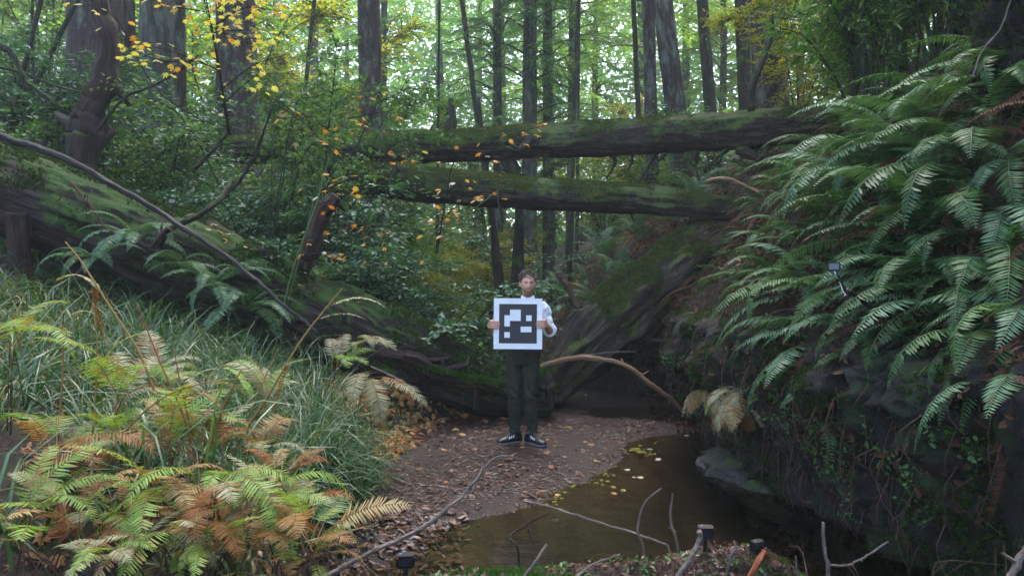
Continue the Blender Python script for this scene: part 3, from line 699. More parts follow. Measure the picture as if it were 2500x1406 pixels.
# ------------------------------------------------------------------ trees
def trunk_mesh(P, r0, r1, k=16, amp=.12, flare=1.0, n=50, mat='redbark', ridge=6):
    P = catmull(P, n); s_ = np.concatenate([[0], np.cumsum(np.linalg.norm(np.diff(P, axis=0), axis=1))])
    rr = r1+(r0-r1)*(1-s_/s_[-1])**.9; rr = rr*(1+flare*.5*np.exp(-s_/(r0*2.2)))
    V, F, bk = tube(P, rr, k, True, lambda b, q: q*amp*(np.abs(fbm(b*np.array([ridge/r0*.3, ridge/r0*.3, .5])+r0*50, 3))*2-.4))
    return mk_mesh('trunk', V, [(f, 0) for f in F], [M[mat]], True, {'bk': bk})
def tree(label, top, base, Y, wpx, mat='redbark', H=24, name='redwood_tree', crown='conifer', fz=None, group=None, mid=None, cs=1.0, k=18, flare=.6, cat='tree', z0=None):
    b_ = at(base[0], base[1], Y); tpt = at(top[0], top[1], Y)
    d = tpt-b_; d = d/np.linalg.norm(d); gz = ground1(b_[0], Y)-.15
    base3 = b_-d*((b_[2]-gz)/d[2]); top3 = base3+d*(H/d[2])
    t_ = thing(name, label, cat, tuple(base3), group); r0 = wpx/2/1700*Y
    pts = [base3*0, (top3-base3)*.3, (top3-base3)*.65, top3-base3]
    if mid is not None:
        pts = [base3*0]+[at(mx_, my_, Y)-base3 for mx_, my_ in mid]+[tpt-base3, (top3-base3)]
    obj('trunk', trunk_mesh(pts, r0, r0*.35, k, mat=mat, flare=flare, n=56), t_)
    if crown:
        c = CON[int(abs(base[0])) % 3]; o1 = obj('branches', c[0], t_, 'stuff'); o2 = obj('foliage', c[1][crown], t_, 'stuff')
        rz = (base[0]*.37) % 6.28
        for o in (o1, o2):
            o.rotation_euler = (0, 0, rz); o.scale = (cs, cs, H/24); o.location = (0, 0, fz if fz is not None else 0)
    return t_
# named trunks, left to right
tree('massive dark redwood trunk at upper left behind the leaning rotten snag', (232, 0), (235, 300), 13, 128, H=26, fz=8)
tree('narrow redwood trunk squeezed just right of the massive left redwood', (300, 0), (300, 300), 14.5, 58, H=25, fz=9)
tree('pale lichen streaked redwood trunk behind the orange maple at upper left', (382, 0), (384, 300), 16, 82, H=26, crown='conifer', fz=9, mat='farbark')
tree('reddish redwood trunk right of the pale streaked one at upper left', (432, 0), (432, 300), 18, 46, H=25, fz=8)
tree('wide dim redwood trunk directly behind the yellow maple sprays', (575, 0), (580, 300), 17, 104, H=27, fz=8)
tree('lone straight dark redwood trunk between the yellow maple and the leaning mossy stem', (900, 0), (905, 250), 17, 64, H=26, fz=9)
tree('hazy straight trunk left of the close trio above the upper log', (1213, 0), (1216, 500), 24, 26, 'farbark', 26, 'conifer_tree', 'conifer', 3)
tree('broadest hazy trunk of the trio above the middle of the upper log', (1294, 0), (1292, 500), 23, 43, 'farbark', 26, 'conifer_tree', 'conifer', 4)
tree('middle hazy trunk of the trio above the upper log, just right of the broadest', (1336, 0), (1338, 500), 25, 30, 'farbark', 26, 'conifer_tree', 'conifer', 3)
tree('right slender hazy trunk of the trio above the upper log', (1398, 0), (1392, 500), 26, 21, 'farbark', 26, 'conifer_tree', 'conifer_y', 3)
tree('pencil thin dark trunk right of the hazy trio', (1414, 0), (1408, 600), 19, 9, 'mossbark', 16, 'young_tree', None, flare=.1)
tree('slightly crooked slim dark trunk left of the two pale leaning redwoods', (1546, 0), (1562, 300), 20, 15, 'mossbark', 18, 'young_tree', 'conifer_y', 4, mid=[(1560, 300), (1552, 150)], flare=.1)
tree('pale upright redwood trunk half hidden behind the leaning pale redwood', (1582, 0), (1594, 470), 17, 34, 'redbark', 26, fz=9)
tree('large pale redwood trunk leaning left, its base visible between the two logs', (1618, 0), (1668, 445), 15, 52, 'redbark', 26, fz=9, flare=.9, mid=None)
tree('straight mid sized greenish trunk in the gap right of the leaning pale redwood', (1714, 0), (1735, 290), 17, 31, 'mossbark', 24, 'conifer_tree', 'conifer_y', 8)
tree('dark ivy clad trunk just left of the thickest trunk above the upper log', (1809, 0), (1822, 290), 16, 36, 'mossbark', 24, 'conifer_tree', None)
tree('thickest grey trunk standing above the right half of the upper log', (1860, 0), (1876, 290), 14, 68, 'redbark', 26, fz=10)
tree('dark narrow trunk partly hidden right of the thickest grey trunk', (1900, 0), (1912, 290), 18, 34, 'redbark', 24, 'conifer_tree', None)
tree('mossy leaning stem rising in a lazy curve above the left part of the upper log', (1128, 0), (1172, 310), 14, 17, 'mossbark', 14, 'young_tree', None, mid=[(1160, 250), (1152, 180), (1138, 90)], flare=.1)
tree('thin mossy stem left of the lazy curved one', (1072, 60), (1070, 310), 15, 8, 'mossbark', 12, 'young_tree', None, flare=.1)
tree('thin bent mossy stem right of the yellow maple at the top edge', (768, 0), (748, 200), 14, 13, 'mossbark', 14, 'young_tree', None, flare=.1)
tree('thin black stem at the upper left corner', (80, 0), (82, 190), 11, 8, 'mossbark', 10, 'young_tree', None, flare=.1)
tree('pale slanting stem left of the massive left redwood', (165, 50), (108, 165), 11, 13, 'twigmoss', 9, 'young_tree', None, flare=.1)
tree('mossy slanting stem at the far left rising from behind the big log', (62, 160), (30, 290), 10, 16, 'mossbark', 6, 'young_tree', None, flare=.1)
tree('mossy tree trunk behind the man, left one of two under the lower log', (1200, 520), (1225, 740), 12.5, 22, 'mossbark', 5, 'young_tree', None, mid=[(1215, 690), (1206, 600)], flare=.3)
tree('dark gnarled mossy stump trunk behind the man, right one of two', (1268, 520), (1262, 730), 12.8, 52, 'mossbark', 3.2, 'tree_stump', None, flare=.7, cat='stump')
tree('slim dark trunk standing on the far mound under the lower log', (1396, 470), (1392, 600), 15, 13, 'mossbark', 10, 'young_tree', None, flare=.1)
tree('mossy laurel stem above the right end of the upper log, left of a pair', (2060, 0), (2092, 290), 8.2, 13, 'mossbark', 6, 'young_tree', None, flare=.1)
tree('mossy laurel stem above the right end of the upper log, right of a pair', (2104, 0), (2108, 300), 8.0, 15, 'mossbark', 6, 'young_tree', None, flare=.1)
# the leaning rotten snag
sn = stick(lp((185, 440, 8.9), (205, 370, 8.9), (225, 290, 8.9), (262, 190, 8.9), (262, 90, 8.9), (250, -30, 8.9)), .20, .11, 'rotbark', 60, 20, 'snag', None, 3, .06)
tag(sn, 'crooked reddish rotten snag leaning right in front of the massive left redwood', 'dead tree')
# dark upturned stump top right
S_ = catmull([(3.95, 4.9, 2.9), (3.8, 4.7, 3.4), (3.68, 4.5, 4.2), (3.7, 4.3, 5.6)], 110)
V_, F_, b_ = tube(S_, np.linspace(.62, .46, 110), 80, True, bark_disp(.16, 5, 3, .28, 91))
st_ = obj('tree_stump', mk_mesh('tree_stump', V_, [(f, 0) for f in F_], [M['blackroot']], True, {'bk': b_})); obj('moss', moss_mesh(V_, F_[0], 5000, .04, np.random.default_rng(6), 'moss', .2, -.6), st_, 'stuff'); tag(st_, 'black overhanging tree base at the upper right corner above the ferns', 'stump')

# belts of trees behind
rb_ = random.Random(4)
for i in range(20):
    px = -160+i*146+rb_.uniform(-40, 40); px = 1640 if 1700 < px < 1960 else px; Y = rb_.choice([20, 22, 25])+rb_.uniform(-1, 1)
    lm = rb_.choice(['broad', 'broad', 'broady', 'shrubg']) if px > 500 else rb_.choice(['broad', 'shrubg', 'broad'])
    s = rb_.uniform(.65, 1.0)
    if 1250 < px < 1950: s *= .6; Y += 6
    x = (px-1250)/1700*Y; z = ground1(x, Y)-.1
    place_plant(BRD[i % 3], lm, 'understory_tree', f'bushy green understory tree behind the fallen logs, {ordn(i)} from the left', 'tree', (x, Y, z), (s, s), rb_.uniform(0, 6), 'understory trees behind the fallen logs')
for i in range(30):
    px = -250+i*100+rb_.uniform(-30, 30); Y = rb_.uniform(28, 46); x = (px-1250)/1700*Y; z = ground1(x, Y)-.2
    t_ = thing('conifer_tree', f'hazy far conifer in the background wood, {ordn(i)} from the left', 'tree', (x, Y, z), 'far conifers in the background wood')
    H = rb_.uniform(.42, .52)*Y+2; r0 = rb_.uniform(.16, .34)
    obj('trunk', trunk_mesh([(0, 0, 0), (rb_.uniform(-.2, .2), 0, H*.4), (0, 0, H*.7), (0, 0, H)], r0, .06, 10, mat='farbark', n=20), t_)
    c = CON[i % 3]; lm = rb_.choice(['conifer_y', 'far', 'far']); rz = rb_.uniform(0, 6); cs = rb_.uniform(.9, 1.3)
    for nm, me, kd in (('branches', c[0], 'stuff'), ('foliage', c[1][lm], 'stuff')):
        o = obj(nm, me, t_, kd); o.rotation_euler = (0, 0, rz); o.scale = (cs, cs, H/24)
# far wood as one mass
r_ = np.random.default_rng(77); n_ = 230000
fx = r_.uniform(-75, 75, n_); fy = r_.uniform(50, 85, n_); fz_ = ground(fx, fy, False)+r_.uniform(0, 1, n_)**1.2*34
msk = fbm(np.stack([fx*.16, fy*.16, fz_*.13], -1), 3) > -.24; fx, fy, fz_ = fx[msk], fy[msk], fz_[msk]
g = Geo(); n_ = len(fx); g.inst(DIAM, np.stack([fx, fy, fz_], -1), rots(r_.uniform(0, 6.3, n_), r_.normal(-.2, .5, n_), r_.normal(0, .6, n_)), r_.uniform(.35, .9, n_))
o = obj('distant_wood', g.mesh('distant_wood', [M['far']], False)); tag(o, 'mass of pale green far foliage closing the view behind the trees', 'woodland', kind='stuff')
# a few big trees round the clearing beside and behind the viewpoint
for i, (x, y) in enumerate([(9, 6), (7.5, 10.5)]):
    t_ = thing('redwood_tree', f'large redwood up on the right bank beyond the picture edge, {ordn(i)} of two', 'tree', (x, y, ground1(x, y)-.2))
    obj('trunk', trunk_mesh([(0, 0, 0), (0, 0, 9), (0, 0, 18), (0, 0, 26)], .5, .15, 16, n=30), t_)
    for nm, me, kd in (('branches', CON[i % 3][0], 'stuff'), ('foliage', CON[i % 3][1]['conifer'], 'stuff')):
        o = obj(nm, me, t_, kd); o.location = (0, 0, 6); o.rotation_euler = (0, 0, i*1.3); o.scale = (1.1, 1.1, .85)

# ------------------------------------------------------------------ shrubs
def on_ground(px, Y, sink=.05):
    x = (px-1250)/1700*Y; return (x, Y, ground1(x, Y)-sink)
rs = random.Random(21)
rows = [(8.75, 'front row on the big log back', [230, 330, 430, 520, 610, 690, 770, 850], (.7, 1.0)),
        (9.3, 'row touching the big log', [215, 330, 430, 520, 610, 700, 790, 870, 950, 1030, 1100, 1165], (.85, 1.25)),
        (10.7, 'second row behind the big log', [-60, 70, 180, 300, 400, 510, 600, 690, 790, 880], (1.1, 1.6)),
        (12.6, 'third row behind the big log', [-90, 30, 150, 260, 380, 480, 590, 700, 800, 910], (1.0, 1.5)),
        (15, 'back row on the left slope', [-80, 60, 190, 320, 450, 570, 690, 810, 930], (.9, 1.4))]
for Y, ds, pxs, (a, b) in rows:
    for i, px in enumerate(pxs):
        q = rs.random(); s = rs.uniform(a, b)
        if px > 700 and Y < 10: s *= 1.2 if px < 860 else .85
        if px > 940 and Y > 10: s *= .62
        place_plant(SH[rs.randrange(3)], 'shrub' if q < .72 else 'shrubg', 'leafy_shrub', f'bluish leafy shrub, {ordn(i)} from the left in the {ds}' if q < .72 else f'fresh green shrub, {ordn(i)} from the left in the {ds}',
                    'shrub', on_ground(px+rs.uniform(-15, 15), Y+rs.uniform(-.3, .3)), (s, s*.95), rs.uniform(0, 6), 'shrubs on the slope behind the big log')
for i, (px, Y, s) in enumerate([(1150, 9.6, .9), (1090, 9.2, 1.0), (1320, 11.8, .7), (1400, 12.6, .8), (1480, 13.5, .8), (1560, 14.5, 1.0), (1640, 13.5, .9), (1740, 14, 1.1), (1250, 14.5, .9), (1150, 14, 1.0), (1350, 16, 1.2), (1480, 17, 1.2), (1600, 17.5, 1.4), (1720, 17, 1.4), (1960, 12, .9), (1000, 17, 1.6), (1120, 19, 1.7), (1230, 19, 1.6)]):
    place_plant(SHS[i % 2] if s < .95 else SH[i % 3], ['shrubg', 'shrub', 'shrubg'][i % 3], 'leafy_shrub', f'low green shrub on the ground beyond the gully, {ordn(i)} of its scattered group', 'shrub', on_ground(px, Y), (s*1.2, s), rs.uniform(0, 6), 'low shrubs beyond the gully')
for i, (px, Y, lm) in enumerate([(1175, 17, 'broady'), (1130, 20, 'broady'), (1060, 22, 'broad'), (1200, 23, 'broady'), (1560, 19, 'broady'), (1950, 13, 'broady'), (1650, 21, 'broad'), (1480, 23, 'broad'), (950, 20, 'broad')]):
    place_plant(BRD[i % 3], lm, 'understory_bush', f'bright yellow green bush in the hazy distance seen through the gap, {ordn(i)} of the group', 'bush', on_ground(px, Y), (.4, .36), rs.uniform(0, 6), 'bright bushes seen through the gap')
for i, (px, Y, lm, sc) in enumerate([(960, 12.5, 'broad', .22), (1030, 13.2, 'broad', .2), (1095, 12.6, 'broady', .17), (1150, 13.6, 'broad', .2), (1000, 15, 'broad', .26), (1120, 15.5, 'broady', .24), (1185, 16, 'broad', .2)]):
    place_plant(BRD[i % 3], lm, 'understory_bush', f'light green bush glowing under the lower log left of the man, {ordn(i)}', 'bush', on_ground(px, Y), (sc, sc), rs.uniform(0, 6), 'light bushes under the lower log')
# laurel saplings at right
for i, (px, Y, s) in enumerate([(2080, 9.6, .8), (2100, 8.6, .9), (2150, 7.8, 1.0), (2220, 8.8, 1.1), (2290, 7.6, .9), (2350, 8.5, 1.1), (2430, 8.2, 1.0), (2110, 12.5, 1.1), (2130, 11, 1.3), (2270, 10.5, 1.3), (2400, 10, 1.3), (2520, 7, 1.1)]):
    place_plant(BAY[i % 2], ['bay', 'bay', 'shrubg'][i % 3], 'laurel_sapling', f'glossy leaved laurel sapling on top of the right bank, {ordn(i)} of the thicket', 'sapling', on_ground(px, Y, .1), (s, s*.95), rs.uniform(0, 6), 'laurel saplings on top of the right bank')
for i, (px, Y, s) in enumerate([(640, 8.9, .8), (760, 9.4, 1.1), (800, 10.2, 1.0)]):
    place_plant(GMA[i % 2], 'shrubg', 'green_maple', f'slender green leaved maple sapling behind the big log, {ordn(i)} counting toward the left slope', 'sapling', on_ground(px, Y), (s, s*1.15), rs.uniform(0, 6), 'green maple saplings behind the big log')
for i, (px, py) in enumerate([(1700, 790), (1740, 850), (1790, 900), (1710, 905), (1760, 760), (1830, 700), (1850, 790), (1690, 840), (1900, 640), (1800, 640)]):
    h_ = hit(px, py); s = rs.uniform(.45, .7)
    place_plant(SHS[i % 2], 'shrubg', 'bank_plant', f'small leafy plant clinging to the dark right bank, {ordn(i)} of its patch', 'plant', h_-[0, 0, .03], (s, s), rs.uniform(0, 6), 'small plants on the lower right bank', tilt=(0, -.7))

# ------------------------------------------------------------------ autumn maple leaves, each one a part
ML = {}
for k, T in enumerate((MAPLE, MAPLEC)):
    for m in ('yleaf', 'oleaf', 'litterbar', 'litter', 'palefl', 'litterorange'):
        g = Geo(); g.add(T[0], T[1]); ML[(m, k)] = g.mesh('leaf', [M[m]], False)
g = Geo(); g.add(*OVAL); ov = g.mesh('leaf', [M['litter']], False)
def leaf_obj(me, p, s, az, pitch, roll, parent=None, name='leaf'):
    o = obj(name, me, parent); o.location = tuple(p); o.rotation_euler = (roll, -pitch, az); o.scale = (s, s, s); return o
def sprays(t_, lines, per, mat, size, seed, spreadz=.05, mt='twigdark', r0=.008):
    r = random.Random(seed)
    for L in lines:
        P = catmull([at(*q) for q in L], 20)
        V, F, bk = tube(P, np.linspace(r0, r0*.3, 20), 5); g = Geo(); g.add(V, F, 0, bk)
        n_ = max(1, int(per*np.linalg.norm(P[-1]-P[0])))
        for i in range(n_):
            f = .12+.88*r.random(); p = P[int(f*19)]; a = r.uniform(0, 6.28); rad = r.uniform(.02, .22)
            q = p+np.array([math.cos(a)*rad, math.sin(a)*rad, r.gauss(-.02, spreadz)])
            V, F, bk = tube([p, (p+q)/2+[0, 0, .01], q], [.0022, .0018, .0012], 3, False); g.add(V, F, 0, bk)
            leaf_obj(ML[(mat if r.random() > .12 else ('oleaf' if mat == 'yleaf' else 'palefl'), r.randrange(2))], q, size*r.uniform(.65, 1.25), a+r.gauss(0, .4), r.gauss(-.25, .3), r.gauss(0, .35), t_)
        obj('twig', g.mesh('twig', [M[mt]], True, True), t_)
ty = thing('yellow_maple', 'maple with flat sprays of bright yellow leaves at the upper left', 'maple')
sprays(ty, [[(560, 330, 7.2), (540, 200, 6.8), (520, 80, 6.4), (500, -20, 6.2)]], 3, 'yleaf', .075, 1, r0=.016)
sprays(ty, [[(530, 60, 6.3), (600, 20, 6.1), (690, 30, 6.0)], [(520, 30, 6.2), (570, 0, 6.0), (680, -5, 5.9)], [(525, 70, 6.3), (590, 75, 6.2), (665, 45, 6.1)],
            [(500, 30, 6.2), (440, 20, 6.0), (380, 5, 5.9)], [(520, 80, 6.2), (580, 90, 6.0), (620, 110, 5.9)]], 42, 'yleaf', .08, 2)
sprays(ty, [[(530, 170, 6.5), (430, 130, 6.2), (290, 95, 6.0)], [(480, 150, 6.3), (400, 150, 6.1), (330, 125, 6.0)]], 36, 'yleaf', .078, 3)
sprays(ty, [[(540, 220, 6.7), (620, 160, 6.5), (700, 135, 6.3)], [(540, 260, 6.7), (620, 190, 6.5), (680, 180, 6.3)], [(500, 300, 6.7), (380, 215, 6.5), (280, 40, 6.3), (200, 10, 6.2)]], 10, 'yleaf', .078, 4)
to = thing('orange_maple', 'leggy maple with thinly scattered orange leaves in front of the two fallen logs', 'maple')
sprays(to, [[(690, 790, 7.6), (740, 600, 7.3), (775, 470, 7.1), (850, 290, 6.9), (900, 180, 6.8)], [(1000, 700, 7.6), (1060, 570, 7.3), (1150, 515, 7.1), (1250, 440, 6.9)]], 5, 'oleaf', .08, 5, mt='greenstem', r0=.012)
sprays(to, [[(1070, 600, 7.2), (1090, 480, 7), (1120, 380, 6.8), (1245, 330, 6.7), (1360, 300, 6.6)], [(775, 470, 7.1), (900, 420, 6.9), (1050, 360, 6.8)],
            [(1060, 560, 7.2), (1120, 500, 7), (1180, 480, 6.9)], [(1090, 470, 7), (1130, 440, 6.9), (1150, 430, 6.9)], [(790, 560, 7.2), (900, 560, 7.1), (960, 590, 7)], [(760, 620, 7.3), (850, 620, 7.2), (930, 650, 7.1)],
            [(820, 380, 7), (740, 300, 6.9), (650, 240, 6.8)], [(850, 290, 6.9), (960, 270, 6.8)], [(780, 500, 7.2), (860, 470, 7.1)]], 15, 'oleaf', .08, 6)
# ------------------------------------------------------------------ big hand placed sticks
def st(label, pts, r0, r1, mat, knots=2, n=40, name='dead_branch', cat='branch', lump=.06, k=8, group=None, twigs=0):
    o = stick(lp(*pts), r0, r1, mat, n, k, name, None, knots, lump); tag(o, label, cat, group)
    r = np.random.default_rng(int(abs(pts[0][0]))); P = catmull(lp(*pts), 20)
    for i in range(twigs):
        j = r.integers(4, 19); d = r.normal(size=3)*[1, .6, 1]; d /= np.linalg.norm(d); L = r.uniform(.12, .35)
        stick([P[j], P[j]+d*L*.5+[0, 0, .02], P[j]+d*L], min(r0, .006), .0015, mat, 10, 5, 'twig', o, 1, .1, seed=i)
    return o
st('long straight black wet pole slanting across the big log at left', [(-60, 310, 6.6), (0, 335, 6.6), (110, 375, 6.6), (250, 442, 6.6), (400, 535, 6.6), (560, 645, 6.5), (690, 765, 6.4), (765, 838, 6.3)], .042, .013, 'pole', 2, 70, k=12, lump=.02)
st('bare peeled branch arching over the far water and dipping into it', [(1300, 905, 8.8), (1340, 886, 8.8), (1430, 868, 8.8), (1530, 884, 8.8), (1600, 930, 8.8), (1650, 975, 8.85), (1690, 1022, 8.85)], .034, .024, 'orangebr', 4, 70, k=10)
st('thin grey twig rising off the arched peeled branch', [(1400, 872, 9.2), (1480, 860, 9.1), (1552, 858, 9.1)], .012, .006, 'twiggrey', 1)
st('long bare stick reaching from the bottom edge up over the gravel bar', [(790, 1410, 2.55), (900, 1358, 2.6), (1040, 1290, 2.7), (1130, 1222, 2.8), (1172, 1170, 2.85), (1190, 1136, 2.9)], .011, .0045, 'twiggrey', 4, 60)
st('short pale forked twig tip beside the long bare stick over the gravel', [(1150, 1205, 2.85), (1175, 1150, 2.9), (1205, 1115, 2.95), (1250, 1106, 3)], .005, .003, 'twiggrey', 1)
st('thin straight twig lying out over the pool toward the near log', [(1275, 1221, 3.5), (1350, 1238, 3.4), (1500, 1284, 3.3), (1635, 1332, 3.15)], .006, .005, 'twiggrey', 4, 50)
st('dark crooked forked twig standing in the pool', [(1275, 1500, 3.2), (1268, 1346, 3.2), (1250, 1312, 3.25), (1290, 1280, 3.3), (1320, 1265, 3.3), (1348, 1254, 3.35)], .007, .004, 'twigdark', 3)
st('short dark side twig dipping into the pool', [(1290, 1290, 3.3), (1298, 1318, 3.3), (1310, 1332, 3.3)], .003, .002, 'twigdark', 0)
st('upright grey hooked twig left of the two standing over the pool', [(1575, 1500, 3.1), (1572, 1342, 3.1), (1560, 1290, 3.1), (1578, 1228, 3.1), (1600, 1200, 3.1), (1614, 1188, 3.1)], .006, .004, 'twiggrey', 3)
st('upright grey knobbly twig right of the two standing over the pool', [(1660, 1500, 3.1), (1656, 1336, 3.1), (1640, 1280, 3.1), (1642, 1235, 3.1), (1644, 1204, 3.1)], .0065, .005, 'twiggrey', 4)
st('upright pale bare stick at the right end of the near log', [(2022, 1408, 3.0), (2020, 1370, 3.0), (2012, 1320, 3.0), (2012, 1277, 3.0)], .0095, .007, 'twiggrey', 4)
st('thin pale stick bending right from the upright stick toward the black bank', [(2022, 1378, 3.0), (2080, 1376, 3.0), (2125, 1352, 3.0), (2172, 1324, 3.0)], .0055, .0035, 'twiggrey', 2)
st('smooth pale bent stick in front of the middle action camera', [(1650, 1412, 2.7), (1690, 1355, 2.72), (1710, 1315, 2.75), (1713, 1298, 2.75)], .0095, .010, 'twiggrey', 0)
st('short beige stick leaning up to the middle action camera', [(1722, 1352, 2.98), (1727, 1325, 2.98), (1728, 1303, 2.98)], .010, .006, 'orangebr', 0)
st('stubby pale twig with a knob left of the right action camera', [(1778, 1376, 2.85), (1788, 1352, 2.85), (1800, 1331, 2.85)], .008, .007, 'twiggrey', 2)
st('curved thin pale twig rising from the near log below the stubby one', [(1772, 1408, 2.8), (1776, 1368, 2.8), (1762, 1342, 2.8)], .005, .004, 'twiggrey', 1)
st('vivid orange broken branch poking up below the right action camera', [(1828, 1412, 2.7), (1848, 1378, 2.72), (1866, 1350, 2.75)], .0125, .012, 'redbr', 0)
st('small upright grey twig between the orange branch and the upright pale stick', [(1947, 1410, 2.9), (1944, 1380, 2.9), (1942, 1354, 2.9)], .005, .003, 'twiggrey', 2)
st('pale forked twig leaning right over the middle of the near log', [(1400, 1412, 2.7), (1450, 1372, 2.75), (1512, 1344, 2.8)], .0065, .004, 'twiggrey', 2)
st('pale straight twig leaning right at the mossy part of the near log', [(1275, 1415, 2.7), (1305, 1375, 2.7), (1336, 1328, 2.75)], .0065, .0055, 'twiggrey', 1)
st('yellowish thin upright twig on the near log left of the bent stick', [(1641, 1412, 2.8), (1642, 1370, 2.8), (1631, 1328, 2.8)], .005, .003, 'orangebr', 1)
st('thick pale branch cutting the bottom right corner', [(2460, 1415, 2.2), (2490, 1370, 2.2), (2520, 1310, 2.2)], .012, .011, 'twiggrey', 1)
st('thin bare twig dangling in front of the black stump at upper right', [(2372, 190, 4.0), (2400, 125, 4.0), (2440, 70, 4.0), (2470, -10, 4.0)], .0055, .004, 'twiggrey', 1)
st('bowed reddish bare branch lying on the right slope between the two log ends', [(1725, 442, 9.5), (1770, 434, 9.4), (1830, 450, 9.3), (1892, 478, 9.1)], .028, .016, 'orangebr', 2)
st('thin grey twig curving up among the yellow ferns at bottom left', [(668, 1385, 2.3), (640, 1325, 2.3), (606, 1240, 2.3), (600, 1152, 2.3)], .0055, .0035, 'twiggrey', 1)
st('thin bent twig curving right at the edge of the foreground grass', [(742, 1400, 2.5), (746, 1300, 2.5), (775, 1205, 2.5), (832, 1158, 2.5)], .005, .003, 'twiggrey', 1)
st('short hooked grey twig left of the small black camera near the log end', [(795, 1320, 2.7), (792, 1275, 2.7), (830, 1228, 2.7)], .004, .003, 'twiggrey', 1)
st('stout black wet branch with a grey sawn end in the bottom left ferns', [(215, 1425, 2.1), (290, 1380, 2.15), (345, 1335, 2.2), (392, 1280, 2.25)], .042, .030, 'pole', 0, 30, k=16)
st('dark stick lying under the yellow ferns at the bottom', [(405, 1375, 2.3), (450, 1385, 2.3), (505, 1395, 2.3)], .010, .008, 'pole', 1)
st('short thick grey stick at the left foot of the near log', [(690, 1400, 2.5), (740, 1372, 2.5), (785, 1356, 2.5)], .012, .010, 'twigbrown', 1)
st('crooked dead twig hanging down over the dark side of the big log', [(175, 445, 6.9), (215, 500, 6.9), (245, 545, 6.9), (285, 575, 6.85)], .018, .008, 'twigbrown', 3, twigs=7)
st('short pale side twig on the crooked dead twig over the big log', [(178, 462, 6.9), (150, 480, 6.9), (128, 508, 6.9)], .008, .005, 'twigbrown', 1)
st('stout broken dark limb leaning up from the middle of the big log', [(742, 650, 7.8), (765, 600, 7.75), (790, 530, 7.7), (828, 474, 7.65)], .085, .06, 'rotbark', 3, 50, k=14, lump=.1)
st('mossy crooked branch resting across the big log under the black pole', [(385, 598, 7.0), (425, 560, 7.05), (490, 530, 7.2), (540, 490, 7.4), (570, 440, 7.6)], .035, .02, 'mossbark', 3, 40)
st('short brown stub stick poking under the black pole', [(372, 605, 6.5), (390, 580, 6.5), (412, 556, 6.5)], .03, .03, 'rotbark', 1)
st('long dark arching stem crossing the shrubs at left', [(240, 320, 7.5), (300, 240, 7.4), (380, 205, 7.3), (460, 150, 7.2), (480, 130, 7.2)], .018, .008, 'twigdark', 2)
st('green stemmed whip rising in front of the big log', [(685, 800, 7.0), (705, 700, 7.0), (735, 600, 7.0), (770, 500, 7.0), (800, 380, 7.0)], .013, .007, 'greenstem', 0)
st('moss covered straight branch slanting through the shrubs at left', [(470, 420, 8.6), (510, 380, 8.6), (545, 330, 8.6), (560, 300, 8.6)], .03, .02, 'mossbark', 2)
st('dark bare limb slanting through the shrubs above the big log', [(545, 480, 8.4), (600, 410, 8.4), (660, 270, 8.3)], .025, .012, 'twigdark', 3, twigs=4)
st('grey dead limb propped against the leaning mossy log', [(1362, 665, 9.4), (1385, 705, 9.4), (1402, 735, 9.4), (1412, 755, 9.4)], .045, .03, 'twigbrown', 3, 30)
st('pale bleached branch sticking out of the debris under the leaning log', [(1525, 818, 9.8), (1570, 828, 9.7), (1620, 832, 9.7), (1650, 825, 9.7)], .04, .02, 'twiggrey', 4, 30, twigs=5)
st('small white dead stick lying at the far edge of the gravel', [(1345, 942, 9.5), (1370, 953, 9.4), (1395, 962, 9.4)], .013, .009, 'twiggrey', 1)
st('dark stick lying on the gravel by the foot of the right bank', [(1655, 985, 9.3), (1700, 972, 9.3), (1742, 955, 9.3)], .022, .012, 'twigdark', 2)
st('grey twig arching off the leaf covered bank edge left of the man', [(905, 895, 7.2), (970, 925, 7.1), (1010, 955, 7.0), (1030, 1005, 7.0)], .010, .006, 'twiggrey', 2)
st('mossy branch curving through the saplings at the top left edge', [(0, 165, 9), (60, 180, 9), (160, 215, 9), (250, 240, 8.8)], .02, .01, 'twigmoss', 2, twigs=6)
st('thick mossy bent bough entering at the left edge', [(-20, 105, 8.8), (30, 130, 8.8), (60, 180, 8.8), (75, 200, 8.8), (100, 215, 8.8), (165, 265, 8.8)], .035, .018, 'twigmoss', 3, twigs=6)
# brush tangles (too many thin pieces to count)
def tangle(name, label, boxes, n, L, r0, mat, seed):
    r = np.random.default_rng(seed); g = Geo()
    for i in range(n):
        (x0, x1), (y0, y1), (z0, z1) = boxes[i % len(boxes)]
        p = np.array([r.uniform(x0, x1), r.uniform(y0, y1), 0.]); p[2] = ground1(p[0], p[1])+r.uniform(z0, z1)
        d = r.normal(size=3)*[1, .7, .6]; d /= np.linalg.norm(d); l = L*r.uniform(.4, 1.2); e = r.normal(size=3)*.18*l
        V, F, bk = tube(catmull([p, p+d*l*.5+e, p+d*l], 7), np.linspace(r0*r.uniform(.5, 1.3), r0*.3, 7), 5, False); g.add(V, F, 0, bk)
    o = obj(name, g.mesh(name, [M[mat]], True, True)); tag(o, label, 'twigs', kind='stuff')
tangle('tangled_twigs', 'tangle of bare twigs and roots in the dark hollow behind the arched branch', [((.8, 2.8), (10.2, 11), (0, .7)), ((1.6, 2.7), (9.6, 10.3), (0, .9))], 260, .6, .009, 'twigbrown', 3)
g = Geo(); r_ = np.random.default_rng(8)
for i in range(700):
    p = BANK_V[r_.integers(0, len(BANK_V))]+[-.02, 0, 0]
    if p[2] < .1: continue
    L = r_.uniform(.12, .5); V, F, bk = tube(catmull([p, p+[r_.uniform(-.1, .0), r_.normal(0, .05), -L*.5], p+[r_.uniform(-.08, .04), r_.normal(0, .1), -L]], 6), np.linspace(r_.uniform(.002, .007), .001, 6), 4, False); g.add(V, F, 0, bk)
